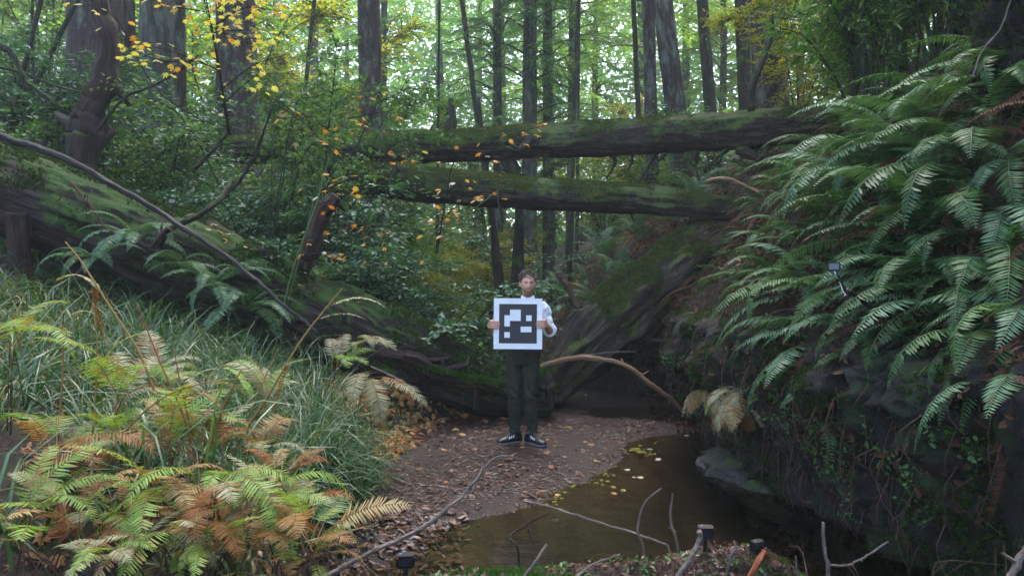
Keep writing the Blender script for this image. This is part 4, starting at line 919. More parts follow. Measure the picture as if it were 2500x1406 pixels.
tag(obj('hanging_roots', g.mesh('hanging_roots', [M['twigbrown']], True, True)), 'fine roots and dead stems hanging on the dark undercut bank', 'roots', kind='stuff')
def face_scatter(name, lab, cat, T, n, size, mat, seed, thr, z0=-.1, z1=1.5, off=0):
    r = np.random.default_rng(seed)
    P, nn = tri_sample(BANK_V, BANK_F, n, lambda c, q: (c[:, 2] > z0)*(c[:, 2] < z1)*(sstep(thr, thr+.15, fbm(c*2.3+off, 3))+.001), r)
    nn = np.where(nn[:, :1] > 0, -nn, nn)+r.normal(0, .5, nn.shape)+[0, 0, .5]
    g = Geo(); g.inst(T, P, frames_from_normal(nn, r), size*r.uniform(.5, 1.4, n)); tag(obj(name, g.mesh(name, [M[mat]], False)), lab, cat, kind='stuff')
face_scatter('bank_face_moss', 'dark green moss cushions on the undercut face of the right bank', 'moss', TUFT, 16000, .035, 'moss', 12, .02)
face_scatter('bank_face_liverwort', 'brighter green liverwort patch at the foot of the right bank', 'moss', OVAL, 5000, .03, 'clover', 13, .16, -.05, .9, 5)
face_scatter('bank_face_litter', 'dead leaves caught on the undercut face of the right bank', 'leaves', OVAL, 3500, .05, 'deadfrond', 14, -.05, 0, 1.5, 9)
tangle('fallen_twigs', 'small bare twigs littering the slopes', [((-6, -1.4), (3, 8), (.0, .12)), ((2.6, 4.2), (5, 10), (.0, .15)), ((.6, 4), (11, 15), (0, .2)), ((-.9, 2.0), (2.75, 3.05), (.0, .25))], 1000, .35, .004, 'twigbrown', 4)

# ------------------------------------------------------------------ ferns
LFT = math.pi+.25
tiers = [
 ('top right bank tier beside the black stump', [(2130, 330, .8), (2210, 290, .9), (2280, 262, 1.0), (2360, 290, 1.0), (2440, 330, 1.0), (2500, 260, 1.0), (2540, 190, .9)]),
 ('right bank tier level with the upper log end', [(1985, 400, .75), (2060, 385, .9), (2140, 390, .9), (2220, 400, 1.0), (2300, 400, 1.0), (2390, 430, 1.0), (2480, 440, 1.0)]),
 ('right bank tier level with the lower log end', [(1880, 520, .65), (1940, 490, .8), (2010, 500, .9), (2085, 505, 1.0), (2170, 490, 1.05), (2270, 520, 1.15), (2370, 530, 1.1), (2460, 560, 1.0)]),
 ('right bank tier just above the camera on a stick', [(1835, 590, .6), (1900, 600, .7), (1970, 605, .8), (2050, 610, .95), (2140, 610, 1.0), (2230, 650, 1.1), (2330, 640, 1.05), (2430, 660, 1.0)]),
 ('right bank tier just below the camera on a stick', [(1800, 710, .5), (1865, 715, .65), (1930, 725, .8), (2010, 740, .9), (2110, 760, 1.0), (2200, 770, 1.05), (2340, 745, 1.15), (2470, 745, 1.0)]),
 ('lowest tier hanging over the dark undercut', [(1790, 820, .5), (1850, 835, .6), (1900, 850, .75), (1980, 860, .85), (2050, 870, .9), (2140, 850, .95), (2230, 860, .8), (2370, 850, 1.0), (2480, 880, 1.0)]),
 ('hanging from the dark undercut itself', [(1820, 900, .45), (1880, 930, .55), (1960, 960, .6), (2060, 960, .7), (2150, 950, .7), (2330, 940, .75), (2450, 980, .7)])]
tiers.append(('hanging at the near dark end of the right bank', [(2300, 740, .8), (2380, 790, .85), (2450, 800, .9), (2520, 760, .9), (2300, 860, .6), (2400, 900, .7), (2500, 920, .8), (2560, 1000, .8), (2600, 860, .9)]))
for ti, (ds, L_) in enumerate(tiers):
    for i, (px, py, L) in enumerate(L_):
        h_ = hit(px, py); ln = LFT+rs.uniform(-.6, .7); L = L*rs.uniform(.75, 1.15)
        q = rs.random()
        fern(h_+[-.05, -.03, .02], f'sword fern, {ordn(i)} from left, {ds}', n=rs.randint(7, 12), L=L*1.02, mats=rs.choice([('sword', 'sworddark'), ('sword', 'swordpale'), ('swordpale', 'swordpale', 'sword'), ('sworddark', 'sword')]), lean=ln, spread=R(rs.uniform(80, 150)),
             group='sword ferns covering the right bank', pit=-.25 if ti < 5 else -.55, dead=rs.randint(2, 5) if ti > 1 else rs.randint(0, 3))
def fernlist(L_, desc, grp, **k):
    for i, (px, py, L, n) in enumerate(L_):
        h_ = hit(px, py, k.get('y0', 2))
        kk = {a: b for a, b in k.items() if a != 'y0'}
        fern(h_+[0, 0, .02], desc.format(ordn(i)), n=n, L=L, group=grp, **kk)
for lab, px, py, Y, L, n, ln in [('tall sword fern drooping beside the big log under the black pole', 335, 590, 7.1, .8, 11, -1.2), ('sword fern with two broad upright fronds right of the tallest left fern', 445, 650, 7.1, .6, 8, -.8),
        ('sword fern with one wide pale frond left of the tallest left fern', 225, 640, 7.05, .6, 8, -1.6), ('sword fern hanging low against the dark belly of the big log', 520, 710, 7.2, .75, 9, -.9),
        ('lowest sword fern at the foot of the big log with fronds pointing down right', 600, 755, 7.3, .85, 11, -.9), ('small sword fern growing out of the big log crevice', 575, 660, 7.3, .4, 5, -1.2),
        ('sword fern spreading over the grass below the end of the black pole', 560, 850, 6.3, .7, 9, -1.2), ('sword fern in the grass left of the tall golden stem', 100, 690, 6.0, .6, 8, -1.2), ('shaded sword fern under the log at the upper edge of the grass', 330, 740, 6.4, .7, 9, -1.2), ('sword fern half sunk in the grass at mid bank', 700, 930, 5.6, .5, 8, -1.0)]:
    p = at(px, py, Y)
    if Y < 6.9: p = hit(px, py)+[0, 0, .04]
    fern(p, lab, n=n, L=L, mats=('sword', 'swordpale', 'swordpale'), lean=ln, spread=R(100), pit=-.45, group='sword ferns by the big log')
    gz = ground1(p[0], p[1])
fernlist([(1470, 640, 0.85, 12), (1425, 700, .55, 9), (1505, 690, 0.85, 11), (1400, 760, 1.02, 12), (1460, 760, 0.85, 11), (1560, 600, 0.85, 11), (1640, 560, 1.02, 12), (1340, 640, 0.85, 11), (1350, 740, 0.85, 11), (1700, 500, 1.02, 11), (1600, 520, 1.02, 11)],
         'small sword fern on the reddish mound beyond the man, {} of the group', 'ferns on the far mound', mats=('sword', 'swordpale', 'swordpale'), lean=-1.4, spread=R(170), y0=9.9)
fernlist([(1480, 420, .6, 8), (1560, 400, .6, 8), (1700, 420, .7, 9), (1770, 470, .7, 9), (1800, 440, .7, 9), (1840, 430, .6, 9)],
         'dim green fern on the slope between the two log ends, {} of the row', 'ferns between the log ends', mats=('sword', 'sworddark'), y0=9.9)
# foreground ferns at bottom left
def fg(lab, px, py, Y, L, n, ln, mats, sp=80, pit=0., stem='goldstem', kind='l'):
    p = at(px, py, Y); t_ = fern(p, lab, n=n, L=L, kind=kind, mats=mats, stem=stem, lean=ln, spread=R(sp), pit=pit, group='autumn ferns in the left foreground', name='lady_fern')
    gz = ground1(p[0], p[1])-p[2]-.03
    if gz < -.04 and px < 1200:
        r = random.Random(px); g = Geo()
        for i in range(4):
            a, b = r.uniform(-.12, .12), r.uniform(-.1, .1); V, F, bk = tube(catmull([(a, b, gz), (a*.8, b*.7, gz*.5), (r.uniform(-.01, .01), 0, 0)], 9), np.linspace(.003, .002, 9), 5); g.add(V, F, 0, bk)
        obj('stipes', g.mesh('stipes', [M['twigbrown']], True, True), t_)
fg('large lime fern with three long fronds hanging beside the near log', 640, 1235, 2.35, .36, 6, -1.2, ('lime',), 95, -.35)
fg('bright lime fern directly left of the three hanging fronds', 520, 1200, 2.3, .36, 6, -1.3, ('lime', 'lime', 'cream'), 100, -.35)
fg('lime and cream fern above the sawn black branch', 380, 1230, 2.3, .36, 7, -1.2, ('lime', 'cream', 'tan'), 130, -.1)
fg('cream coloured withering fern below the sawn black branch', 400, 1330, 2.1, .26, 7, -1.4, ('cream', 'cream', 'tan'), 120, -.3)
fg('lime fern in the bottom left corner', 60, 1330, 2.1, .36, 9, -1.0, ('lime', 'lime', 'tan'), 160, .0)
fg('tan and lime fern right of the corner fern', 180, 1290, 2.2, .36, 9, -1.2, ('tan', 'lime', 'cream'), 160, .0)
fg('rusty shrivelled fern at the edge of the leafy shore', 680, 1190, 2.5, .22, 8, -1.0, ('tan', 'rust', 'tan'), 170, .1, 'redstem')
fg('broad tan fern standing behind the lime hanging fronds', 620, 1130, 2.9, .34, 6, -.5, ('tan', 'cream', 'tan'), 110, .2)
fg('wide lime fern spreading at the left edge', 30, 850, 2.9, .42, 7, .2, ('lime',), 100, -.1)
fg('lime fern with ladder like fronds left of the middle red stems', 290, 1010, 3.0, .42, 7, .4, ('lime', 'lime', 'cream'), 100, .05)
fg('mixed lime and tan fern with upright red stems', 420, 1130, 2.8, .42, 9, 1.4, ('lime', 'tan', 'cream'), 130, .45, 'redstem')
fg('cream tipped fern near the long golden stem', 380, 960, 3.3, .36, 7, .3, ('cream', 'lime'), 110, .2)
fg('pale fern with feathery fronds right of the long golden stem', 640, 1010, 3.4, .40, 7, 2.4, ('cream', 'lime', 'cream'), 100, .5)
fg('lime fern at the left edge above the corner', 130, 1130, 2.6, .40, 7, .8, ('lime', 'cream', 'tan'), 140, .1)
fg('yellowing fern beside the dark log foot in mid bank', 820, 900, 5.6, .42, 6, .5, ('lime', 'cream'), 100, .0)
fg('bleached collapsed fern draped over the bank edge', 890, 930, 5.6, .60, 7, -.9, ('cream', 'tan'), 35, -.7)
fg('pale drooping fern above the collapsed one', 870, 850, 5.8, .38, 5, -.6, ('cream',), 60, -.1)
fg('tan matted fern low in the bottom ferns', 500, 1370, 2.1, .24, 8, -1.4, ('tan', 'rust', 'lime'), 150, .0)
fg('lime fern cut by the bottom edge near the stout black branch', 280, 1390, 2.0, .24, 8, -1.0, ('lime', 'cream'), 150, .1)
fg('tan fern cut by the bottom edge near the long bare stick', 760, 1390, 2.35, .24, 8, -.8, ('tan', 'lime', 'cream'), 120, .1)
fg('golden brown dead fern draped over the water at the right bank', 1815, 950, 5.85, .55, 16, -2.2, ('tan', 'tan', 'cream'), 60, -.9)
fg('yellow green withering fern left of the golden brown one over the water', 1745, 955, 6.4, .42, 10, -2.3, ('lime', 'tan', 'cream'), 60, -.7)
rf = random.Random(77)
for i in range(14):
    px = [40, 110, 190, 250, 330, 400, 470, 560, 610, 700, 760, 300, 160, 520][i]; py = [1230, 1390, 1360, 1150, 1300, 1395, 1290, 1330, 1400, 1300, 1340, 1080, 1180, 1130][i]
    fg(f'ragged tan and green fern in the foreground mat, {ordn(i)} of the loose patch', px, py, rf.uniform(2.1, 2.5) if py > 1250 else 2.8, rf.uniform(.22, .34), 8, rf.uniform(-2, .5), rf.choice([('tan', 'lime', 'rust'), ('lime', 'sword', 'tan'), ('rust', 'tan', 'cream'), ('lime', 'lime', 'tan')]), 170, rf.uniform(-.2, .2))
# tall golden and red stems with lone fronds
def stem(lab, pts, r0, mat, fronds=(), dead=()):
    P = catmull(lp(*pts), 40); V, F, bk = tube(P, np.linspace(r0, r0*.35, 40), 6); g = Geo(); g.add(V, F, 0, bk)
    o = obj('fern_stem', g.mesh('fern_stem', [M[mat]], True, True)); tag(o, lab, 'fern stem', 'tall fern stems in the left foreground')
    for (f, L, az, pit, m_, kd) in fronds:
        q = obj('frond', frond_mesh(kd, m_, mat), o); q.location = tuple(P[int(f*39)]); q.rotation_euler = (0, -pit, az); q.scale = (L, L, L)
st5 = ('r', 0)
stem('long golden stem leaning right with two pale feathery tips above the grass', [(590, 1060, 3.2), (640, 990, 3.2), (730, 840, 3.2), (790, 760, 3.2), (835, 705, 3.2)], .007, 'goldstem',
     [(.78, .30, .1, -.35, 'cream', ('r', 0)), (.68, .24, .05, -.25, 'cream', ('r', 1)), (.45, .3, -.6, -.75, 'rust', ('h', 1))])
stem('long golden stem arching left over the grass with a brown hanging frond', [(500, 1150, 3.0), (400, 1000, 3.0), (340, 860, 3.0), (270, 750, 3.0), (200, 640, 3.0), (160, 590, 3.0)], .007, 'goldstem',
     [(.66, .28, 3.0, -.1, 'cream', ('r', 2)), (.72, .34, -1.4, -.8, 'rust', ('h', 1))])
stem('upright golden stem near the left edge', [(130, 1200, 2.8), (148, 1000, 2.8), (155, 860, 2.8), (152, 760, 2.8)], .006, 'goldstem', [(.9, .14, .3, -.1, 'cream', ('r', 2))])
stem('second upright golden stem, darker and right of the one near the left edge', [(215, 1190, 2.9), (232, 1000, 2.9), (238, 850, 2.9), (228, 740, 2.9)], .006, 'goldstem', [(.3, .3, .5, .4, 'lime', ('r', 1)), (.5, .3, .2, .4, 'lime', ('r', 0))])
stem('red stem leaning left in the middle of the foreground ferns', [(490, 1170, 2.8), (450, 1020, 2.8), (390, 880, 2.8), (335, 740, 2.8)], .006, 'redstem', [(.4, .2, .4, .1, 'tan', ('r', 1))])
stem('red stem leaning right crossing the other red stem', [(460, 1230, 2.7), (500, 1130, 2.7), (540, 1010, 2.7), (590, 900, 2.7)], .006, 'redstem', [(.5, .18, .2, 0, 'tan', ('r', 2)), (.7, .15, 2.8, .2, 'tan', ('r', 1)), (.3, .18, 3.0, .1, 'tan', ('r', 0))])
stem('short red stem standing between the crossing red stems', [(505, 1190, 2.8), (470, 1060, 2.8), (440, 930, 2.8), (425, 850, 2.8)], .005, 'redstem', [(.6, .18, .2, .2, 'cream', ('r', 0))])
stem('arching orange stem sweeping over the lime ferns to the right', [(230, 1180, 2.7), (300, 1060, 2.7), (400, 970, 2.7), (520, 930, 2.7), (640, 925, 2.7)], .005, 'goldstem', [(.3, .2, .2, 0, 'cream', ('r', 1))])
stem('tilted golden stem under the feathery tips', [(545, 1180, 3.0), (590, 1060, 3.0), (630, 960, 3.0), (680, 850, 3.0)], .005, 'goldstem', [(.6, .28, 2.6, .2, 'lime', ('r', 0)), (.7, .26, .1, .3, 'lime', ('r', 1))])
stem('dark red stem at lower left rising to a tan frond', [(170, 1350, 2.4), (140, 1230, 2.4), (90, 1110, 2.4), (60, 1100, 2.4)], .006, 'redstem', [])

# ------------------------------------------------------------------ grass, ground leaves, litter, pebbles
r_ = np.random.default_rng(31)
BL = [blade(b) for b in (R(95), R(135), R(165), R(60))]
def grass_patch(name, label, cx, cy, per, Lr, seed, kind=None, group=None, rad=.10, cat='grass', lean=None):
    r = np.random.default_rng(seed); g = Geo(); cx = np.atleast_1d(cx); cy = np.atleast_1d(cy)
    n = len(cx)*per; X = np.repeat(cx, per)+r.normal(0, rad, n); Y = np.repeat(cy, per)+r.normal(0, rad, n); Z = ground(X, Y)-.01
    az = r.uniform(0, 2*np.pi, n) if lean is None else lean+r.normal(0, 1.0, n); L = np.repeat(r.uniform(.6, 1.1, len(cx)), per)*r.uniform(Lr[0], Lr[1], n); sel = r.integers(0, 4, n)
    for k in range(4):
        m = sel == k; Rm = rots(az[m], r.normal(-.15, .28, m.sum()), r.normal(0, .25, m.sum()))
        g.inst(BL[k], np.stack([X[m], Y[m], Z[m]], -1), Rm, np.stack([L[m], r.uniform(.3, .62, m.sum()), L[m]], -1))
    o = obj(name, g.mesh(name, [M['grass']], True)); tag(o, label, cat, group, kind); return o
cx, cy = [], []
while len(cx) < 260:
    y = r_.uniform(2.3, 7.6); el = np.interp(y, EY, EL); x = el-abs(r_.normal(0, 1.5))-.05
    if x < -5.3: continue
    px = 1250+1700*x/y; py = 703+1700*(1.6-ground1(x, y))/y
    if 790 < px and y > 5.5: continue
    if y < 3.4 and px > 650: continue
    if vnoise(np.array([[x*1.6, y*1.6, 7]]))[0] < -.28: continue
    cx.append(x); cy.append(y)
grass_patch('bank_grass', 'long arching green sedge grass covering the left bank', cx, cy, 27, (.42, 1.0), 5, 'stuff', rad=.05)
grass_patch('dead_grass', 'bleached dead blades lying among the sedge', cx[::2], cy[::2], 12, (.25, .6), 6, 'stuff', rad=.09)
bpy.data.objects['dead_grass'].data.materials[0] = M['tan']
for i, (px, py, lab) in enumerate([(850, 1110, 'long sedge tuft drooping over the gravel bar, rearmost of the edge tufts'), (860, 1170, 'long sedge tuft drooping over the gravel bar beside the rearmost one'), (800, 1190, 'dense sedge tuft at the middle of the bank edge'), (740, 1215, 'dense sedge tuft at the near end of the bank edge'),
        (45, 640, 'tall upright sedge tuft at the far left edge'), (90, 620, 'tall sedge tuft next to the far left one'), (400, 780, 'high arching sedge tuft under the left sword ferns'), (620, 860, 'arching sedge tuft in mid bank below the black pole')]):
    h_ = hit(px, py); grass_patch('sedge_tuft', lab, h_[0], h_[1], 170, (.4, .8) if i < 4 else (.5, .9), 40+i, None, 'sedge tufts on the left bank', .09, 'sedge', 0. if i < 4 else None)
def scatter(name, label, cat, T, n, region, size, mat, seed, up=.02, tilt=.35, smooth=False, mask=None):
    r = np.random.default_rng(seed); X, Y = region(r, n)
    if mask is not None: m = mask(X, Y); X, Y = X[m], Y[m]
    n = len(X); Z = ground(X, Y); e = .02
    nx = -(ground(X+e, Y)-Z)/e; ny = -(ground(X, Y+e)-Z)/e; nn = np.stack([nx, ny, np.ones(n)], -1)
    nn /= np.linalg.norm(nn, axis=1)[:, None]; nn = nn+r.normal(0, tilt, nn.shape)
    P = np.stack([X, Y, Z], -1)+nn*up*r.random((n, 1))
    # follow the undercut shift of the right bank
    er = np.interp(Y, ERY, ER); rbm = sstep(0, .12, X-er)*(1-sstep(9, 10.5, Y)); P[:, 0] += -.42*rbm*sstep(.15, 1.1, Z)*(1-sstep(1.1, 2.4, Z))-.05*rbm
    g = Geo(); g.inst(T, P, frames_from_normal(nn, r), size*r.uniform(.6, 1.3, n))
    o = obj(name, g.mesh(name, [M[mat]], smooth)); tag(o, label, cat, kind='stuff'); return o
def reg(x0, x1, y0, y1): return lambda r, n: (r.uniform(x0, x1, n), r.uniform(y0, y1, n))
elf = lambda Y: np.interp(Y, EY, EL)
scatter('orange_leaf_litter', 'orange and tan maple leaves carpeting the bank edge left of the man', 'leaves', MAPLEC, 3800, reg(-2.9, -.3, 5.6, 9.2), .085, 'litterorange', 51, .03, .4, mask=lambda X, Y: (X < elf(Y)+.12) & (fbm(np.stack([X*2, Y*2, X*0], -1), 2)+.25 > 0))
scatter('edge_leaves', 'tan maple leaves heaped along the rear edge of the gravel bar', 'leaves', MAPLEC, 1500, reg(-2.2, -.2, 6.6, 9.2), .085, 'litterorange', 81, .05, .4, mask=lambda X, Y: (X < elf(Y)+.25) & (X > elf(Y)-.8))
scatter('leaf_litter', 'brown fallen leaves over the left bank', 'leaves', MAPLEC, 3600, reg(-5.5, -.9, 2.2, 8), .075, 'litter', 52, .02, .4, mask=lambda X, Y: X < elf(Y)+.1)
scatter('shore_litter', 'matted brown leaves along the near left shore', 'leaves', OVAL, 2200, reg(-1.6, -.3, 2.9, 5), .06, 'litterbar', 53, .02, .3)
scatter('needle_litter', 'reddish needles and leaf scraps on the gravel bar', 'leaves', LANCE, 26000, reg(-1.4, 2.2, 3.9, 10.4), .055, 'litterbar', 54, .006, .12, mask=lambda X, Y: (ground(X, Y) > -.035) & (ground(X, Y) < .12) & (fbm(np.stack([X*1.4, Y*1.4, X*0+4], -1), 3) > -.2))
scatter('bank_litter', 'dark reddish fallen needles and dead leaves on the right bank', 'leaves', OVAL, 15000, reg(1.9, 5.5, 3.0, 11), .06, 'deadfrond', 55, .05, .6)
scatter('mound_litter', 'rusty leaves and needles on the far mound', 'leaves', OVAL, 5000, reg(.3, 6.5, 10.6, 16), .075, 'rust', 56, .04, .4, mask=lambda X, Y: ground(X, Y) > .3)
scatter('mound_moss', 'green ground plants on the far mound and slopes', 'plants', OVAL, 5000, reg(-6, 7, 10.6, 18), .08, 'clover', 57, .1, .5, mask=lambda X, Y: fbm(np.stack([X, Y, X*0], -1), 3) > 0)
scatter('ground_leaves', 'small green ground leaves between the grass on the left bank', 'plants', OVAL, 9000, reg(-5.5, -1.1, 2.2, 8), .04, 'clover', 58, .08, .5, mask=lambda X, Y: (X < elf(Y)-.05) & (fbm(np.stack([X*1.5, Y*1.5, X*0+8], -1), 3) > -.05))
scatter('bank_moss', 'green moss and liverwort on the lower right bank', 'moss', TUFT, 16000, reg(1.9, 3.2, 3.3, 9.5), .03, 'moss', 59, .02, .5, mask=lambda X, Y: (fbm(np.stack([X*2, Y*2, ground(X, Y)*2], -1), 3) > .05) & (ground(X, Y) > -.02))
scatter('bank_edge_moss', 'bright moss along the cut edge of the left bank', 'moss', TUFT, 6000, reg(-1.9, -.4, 4, 9), .03, 'mossb', 60, .02, .4, mask=lambda X, Y: (X < elf(Y)+.02) & (X > elf(Y)-.5) & (fbm(np.stack([X*3, Y*3, X*0], -1), 3) > .05))
r_ = np.random.default_rng(71); Yf = r_.uniform(5.2, 8.7, 2600); Xf = np.interp(Yf, WY, WB)+r_.normal(.12, .13, 2600); Zf = ground(Xf, Yf)
ok = (Zf < -.032) & (Zf > -.12) & ((Yf > 6.7) | (r_.random(2600) < .12)) & (fbm(np.stack([Xf*3, Yf*3, Xf*0+1], -1), 2) > -.05); Xf, Yf = Xf[ok], Yf[ok]; g = Geo()
g.inst(OVAL, np.stack([Xf, Yf, Xf*0-.0265], -1), rots(r_.uniform(0, 6.3, len(Xf)), r_.normal(0, .03, len(Xf)), 0), r_.uniform(.02, .06, len(Xf)))
tag(obj('floating_leaves', g.mesh('floating_leaves', [M['broady']], False)), 'small green and yellow leaves floating in a band along the water edge', 'leaves', kind='stuff')
V_, F_ = [], []
q = catmull([(2.0, 7.1, -.12), (2.04, 6.7, -.05), (2.02, 6.2, -.04), (2.06, 5.8, -.08), (2.1, 5.3, -.16)], 60)
V_, F_, b_ = tube(q, np.interp(np.linspace(0, 1, 60), [0, .3, .6, 1], [.12, .27, .25, .10]), 50, True, bark_disp(.09, 9, 7, .3, 15), .5)
tag(obj('silt_ledge', mk_mesh('silt_ledge', V_, [(f, 0) for f in F_], [M['silt']], True, {'bk': b_})), 'low grey silt ledge at the foot of the right bank under the golden dead fern', 'ledge')
scatter('bar_leaves', 'curled brown leaves strewn over the gravel bar', 'leaves', MAPLEC, 3200, reg(-1.3, 2.0, 4.0, 10.4), .07, 'litterbar', 72, .01, .2, mask=lambda X, Y: (ground(X, Y) > -.03) & (ground(X, Y) < .12) & (fbm(np.stack([X*1.1, Y*1.1, X*0+9], -1), 3) > -.1))
# withered fronds matted over the right bank
_d = [frond_geo(**FR[('h', k)]) for k in range(3)]; r_ = np.random.default_rng(90); g = Geo()
for k in range(3):
    Tm = (np.concatenate(_d[k].V), [np.concatenate([f for f, m in _d[k].F if f.shape[1] == w_]) for w_ in (4, 3) if any(f.shape[1] == w_ for f, m in _d[k].F)])
    X = r_.uniform(2.3, 4.6, 110); Y = r_.uniform(3.2, 10, 110); Z = ground(X, Y); ok = Z > .6; X, Y, Z = X[ok], Y[ok], Z[ok]
    g.inst(Tm, np.stack([X-.25, Y, Z+.05], -1), rots(r_.normal(3.3, .7, len(X)), r_.normal(.1, .3, len(X)), r_.normal(0, .4, len(X))), r_.uniform(.35, .7, len(X)))
tag(obj('dead_fronds', g.mesh('dead_fronds', [M['deadfrond']])), 'withered brown fern fronds matted between the green ferns of the right bank', 'dead ferns', kind='stuff')
# litter and seedlings on the near log
neV = np.array([v.co[:] for v in near.data.vertices]); neF = np.array([p.vertices[:] for p in near.data.polygons if len(p.vertices) == 4])
r_ = np.random.default_rng(91)
for nm, lab, T_, n_, sz, mt_, x0, x1, par_ in [('leaf_scraps', None, OVAL, 3200, .024, 'litterbar', -2, 3, 1), ('maple_scraps', None, MAPLEC, 110, .05, 'litterbar', -2, 3, 1), ('needles', None, LANCE, 5000, .026, 'deadfrond', -2, 3, 1), ('seedlings', None, OVAL, 1500, .022, 'clover', -.8, .7, 1), ('seedlings', None, OVAL, 700, .022, 'clover', .7, 1.9, 1)]:
    P, nn = tri_sample(neV, neF, n_, lambda c, q: (q[:, 2] > .1)*(c[:, 0] > x0)*(c[:, 0] < x1)*sstep(-.3, .2, fbm(c*4+n_*.01, 3)), r_)
    g = Geo(); g.inst(T_, P+nn*.006, frames_from_normal(nn+r_.normal(0, .45, nn.shape), r_), sz*r_.uniform(.6, 1.3, n_)); obj(nm, g.mesh(nm, [M[mt_]], False), near, 'stuff')
ICO = bmesh.new(); bmesh.ops.create_icosphere(ICO, subdivisions=1, radius=.5)
IV = np.array([v.co[:] for v in ICO.verts])*[1, .75, .45]; IV = IV*(1+.15*vnoise(IV*5))[:, None]; IF = np.array([[v.index for v in f.verts] for f in ICO.faces]); ICO.free()
scatter('pebbles', 'small grey pebbles along the water line of the gravel bar', 'pebbles', (IV, IF), 3500, reg(-1.3, 3, 4, 10.7), .022, 'pebble', 61, .004, .2, True, mask=lambda X, Y: (ground(X, Y) > -.07) & (ground(X, Y) < .06) & (np.abs(X-np.interp(Y, WY, WB)) < .35+.6*(Y > 9)))
scatter('shore_stones', 'wet dark stones mixed with leaves at the near left shore', 'stones', (IV, IF), 130, reg(-1.3, -.4, 3.4, 4.9), .055, 'pebble', 62, .01, .3, True)
# single fallen leaves one can pick out
def drop(n, region, mats, s0, s1, label, group, seed, okf, zoff=.012, til=.2):
    r = random.Random(seed); k = 0
    while k < n:
        x = r.uniform(region[0], region[1]); y = r.uniform(region[2], region[3]); z = ground1(x, y)
        if not okf(x, y, z): continue
        mt_ = r.choice(mats); o = leaf_obj(ML[(mt_, r.randrange(2))], (x, y, max(z+zoff, -.022 if z < -.03 else -9)), r.uniform(s0, s1), r.uniform(0, 6.3), r.gauss(0, til), r.gauss(0, til), name='fallen_leaf')
        tag(o, label if isinstance(label, str) else label(x, y, mt_), 'leaf', group); k += 1
drop(120, (-1.2, 1.6, 4.3, 9), ['litterbar', 'litter', 'litterbar', 'litterorange'], .06, .12, lambda x, y, m: ('orange' if m == 'litterorange' else 'brown' if m == 'litter' else 'dark wet')+' maple leaf on the gravel '+
     ("close by the man's shoes" if math.hypot(x-.1, y-7) < .6 else 'behind the man toward the big log' if y > 7.6 else 'in front of the man beside the grass bank' if x < -.5 and y > 5.6 else 'at the front end near the long bare stick' if y < 5.6 else 'toward the water right of the man' if x > .7 else 'midway between the man and the pool'), 'fallen leaves on the gravel bar', 5, lambda x, y, z: z > -.02 and z < .1)
drop(14, (.2, 2.0, 5.4, 8.6), ['palefl', 'yleaf', 'litterorange'], .05, .09, 'pale yellow leaf floating at the water edge of the gravel bar', 'leaves floating along the water edge', 6, lambda x, y, z: -.16 < z < -.035, til=.02)
drop(60, (-1.9, -.8, 6.2, 8.2), ['litterorange', 'oleaf'], .08, .13, 'orange maple leaf lying on the bank edge left of the man', 'orange leaves on the bank edge', 7, lambda x, y, z: z > .05, .03, .35)
# fallen leaves lodged on top of the big log
r_ = random.Random(9)
for i in range(70):
    j = r_.randint(230, 410); p = bigP[j]; a = R(r_.uniform(55, 115)); q = (p[0]+r_.uniform(-.03, .03), p[1]-math.cos(a)*bigR[j]*1.05, p[2]+math.sin(a)*bigR[j]*1.07)
    tag(leaf_obj(ML[(r_.choice(['litterorange', 'oleaf', 'palefl', 'litter']), r_.randrange(2))], q, r_.uniform(.07, .12), r_.uniform(0, 6), r_.gauss(-.2, .3), r_.gauss(0, .4), name='fallen_leaf'),
        'tan fallen maple leaf caught in the moss on top of the big log', 'leaf', 'leaves caught on the big log')

# ------------------------------------------------------------------ person
def remesh(g, voxel, smooth_it, mats, name, decim=None):
    me = g.mesh(name+'_raw', [], True); o = bpy.data.objects.new('tmp', me); COL.objects.link(o)
    m = o.modifiers.new('r', 'REMESH'); m.mode = 'VOXEL'; m.voxel_size = voxel
    s = o.modifiers.new('s', 'SMOOTH'); s.factor = .5; s.iterations = smooth_it
    if decim: d = o.modifiers.new('d', 'DECIMATE'); d.ratio = decim
    dg = bpy.context.evaluated_depsgraph_get(); ev = o.evaluated_get(dg); me2 = bpy.data.meshes.new_from_object(ev)
    bpy.data.objects.remove(o); bpy.data.meshes.remove(me)
    me2.name = name; me2.materials.clear()
    for mm in mats: me2.materials.append(mm)
    me2.polygons.foreach_set('use_smooth', np.ones(len(me2.polygons), bool)); return me2
def loft(rings, k=28, disp=None):
    """rings: (x, y, z, rx, ry) horizontal ellipses"""
    R_ = catmull(rings, len(rings)*5); th = np.arange(k)/k*2*np.pi; n = len(R_)
    V = np.stack([R_[:, 0:1]+R_[:, 3:4]*np.cos(th), R_[:, 1:2]+R_[:, 4:5]*np.sin(th), np.broadcast_to(R_[:, 2:3], (n, k))], -1)
    if disp is not None: V = disp(V, R_)
    V = V.reshape(-1, 3); i = np.arange(n-1)[:, None]*k; j = np.arange(k)[None]; j2 = (j+1) % k
    Q = np.stack([i+j, i+j2, i+k+j2, i+k+j], -1).reshape(-1, 4); V = np.vstack([V, R_[0, :3], R_[-1, :3]]); a = np.arange(k); b = (a+1) % k
    T = np.concatenate([np.stack([np.full(k, n*k), b, a], -1), np.stack([np.full(k, n*k+1), (n-1)*k+a, (n-1)*k+b], -1)])
    return V, [Q, T]
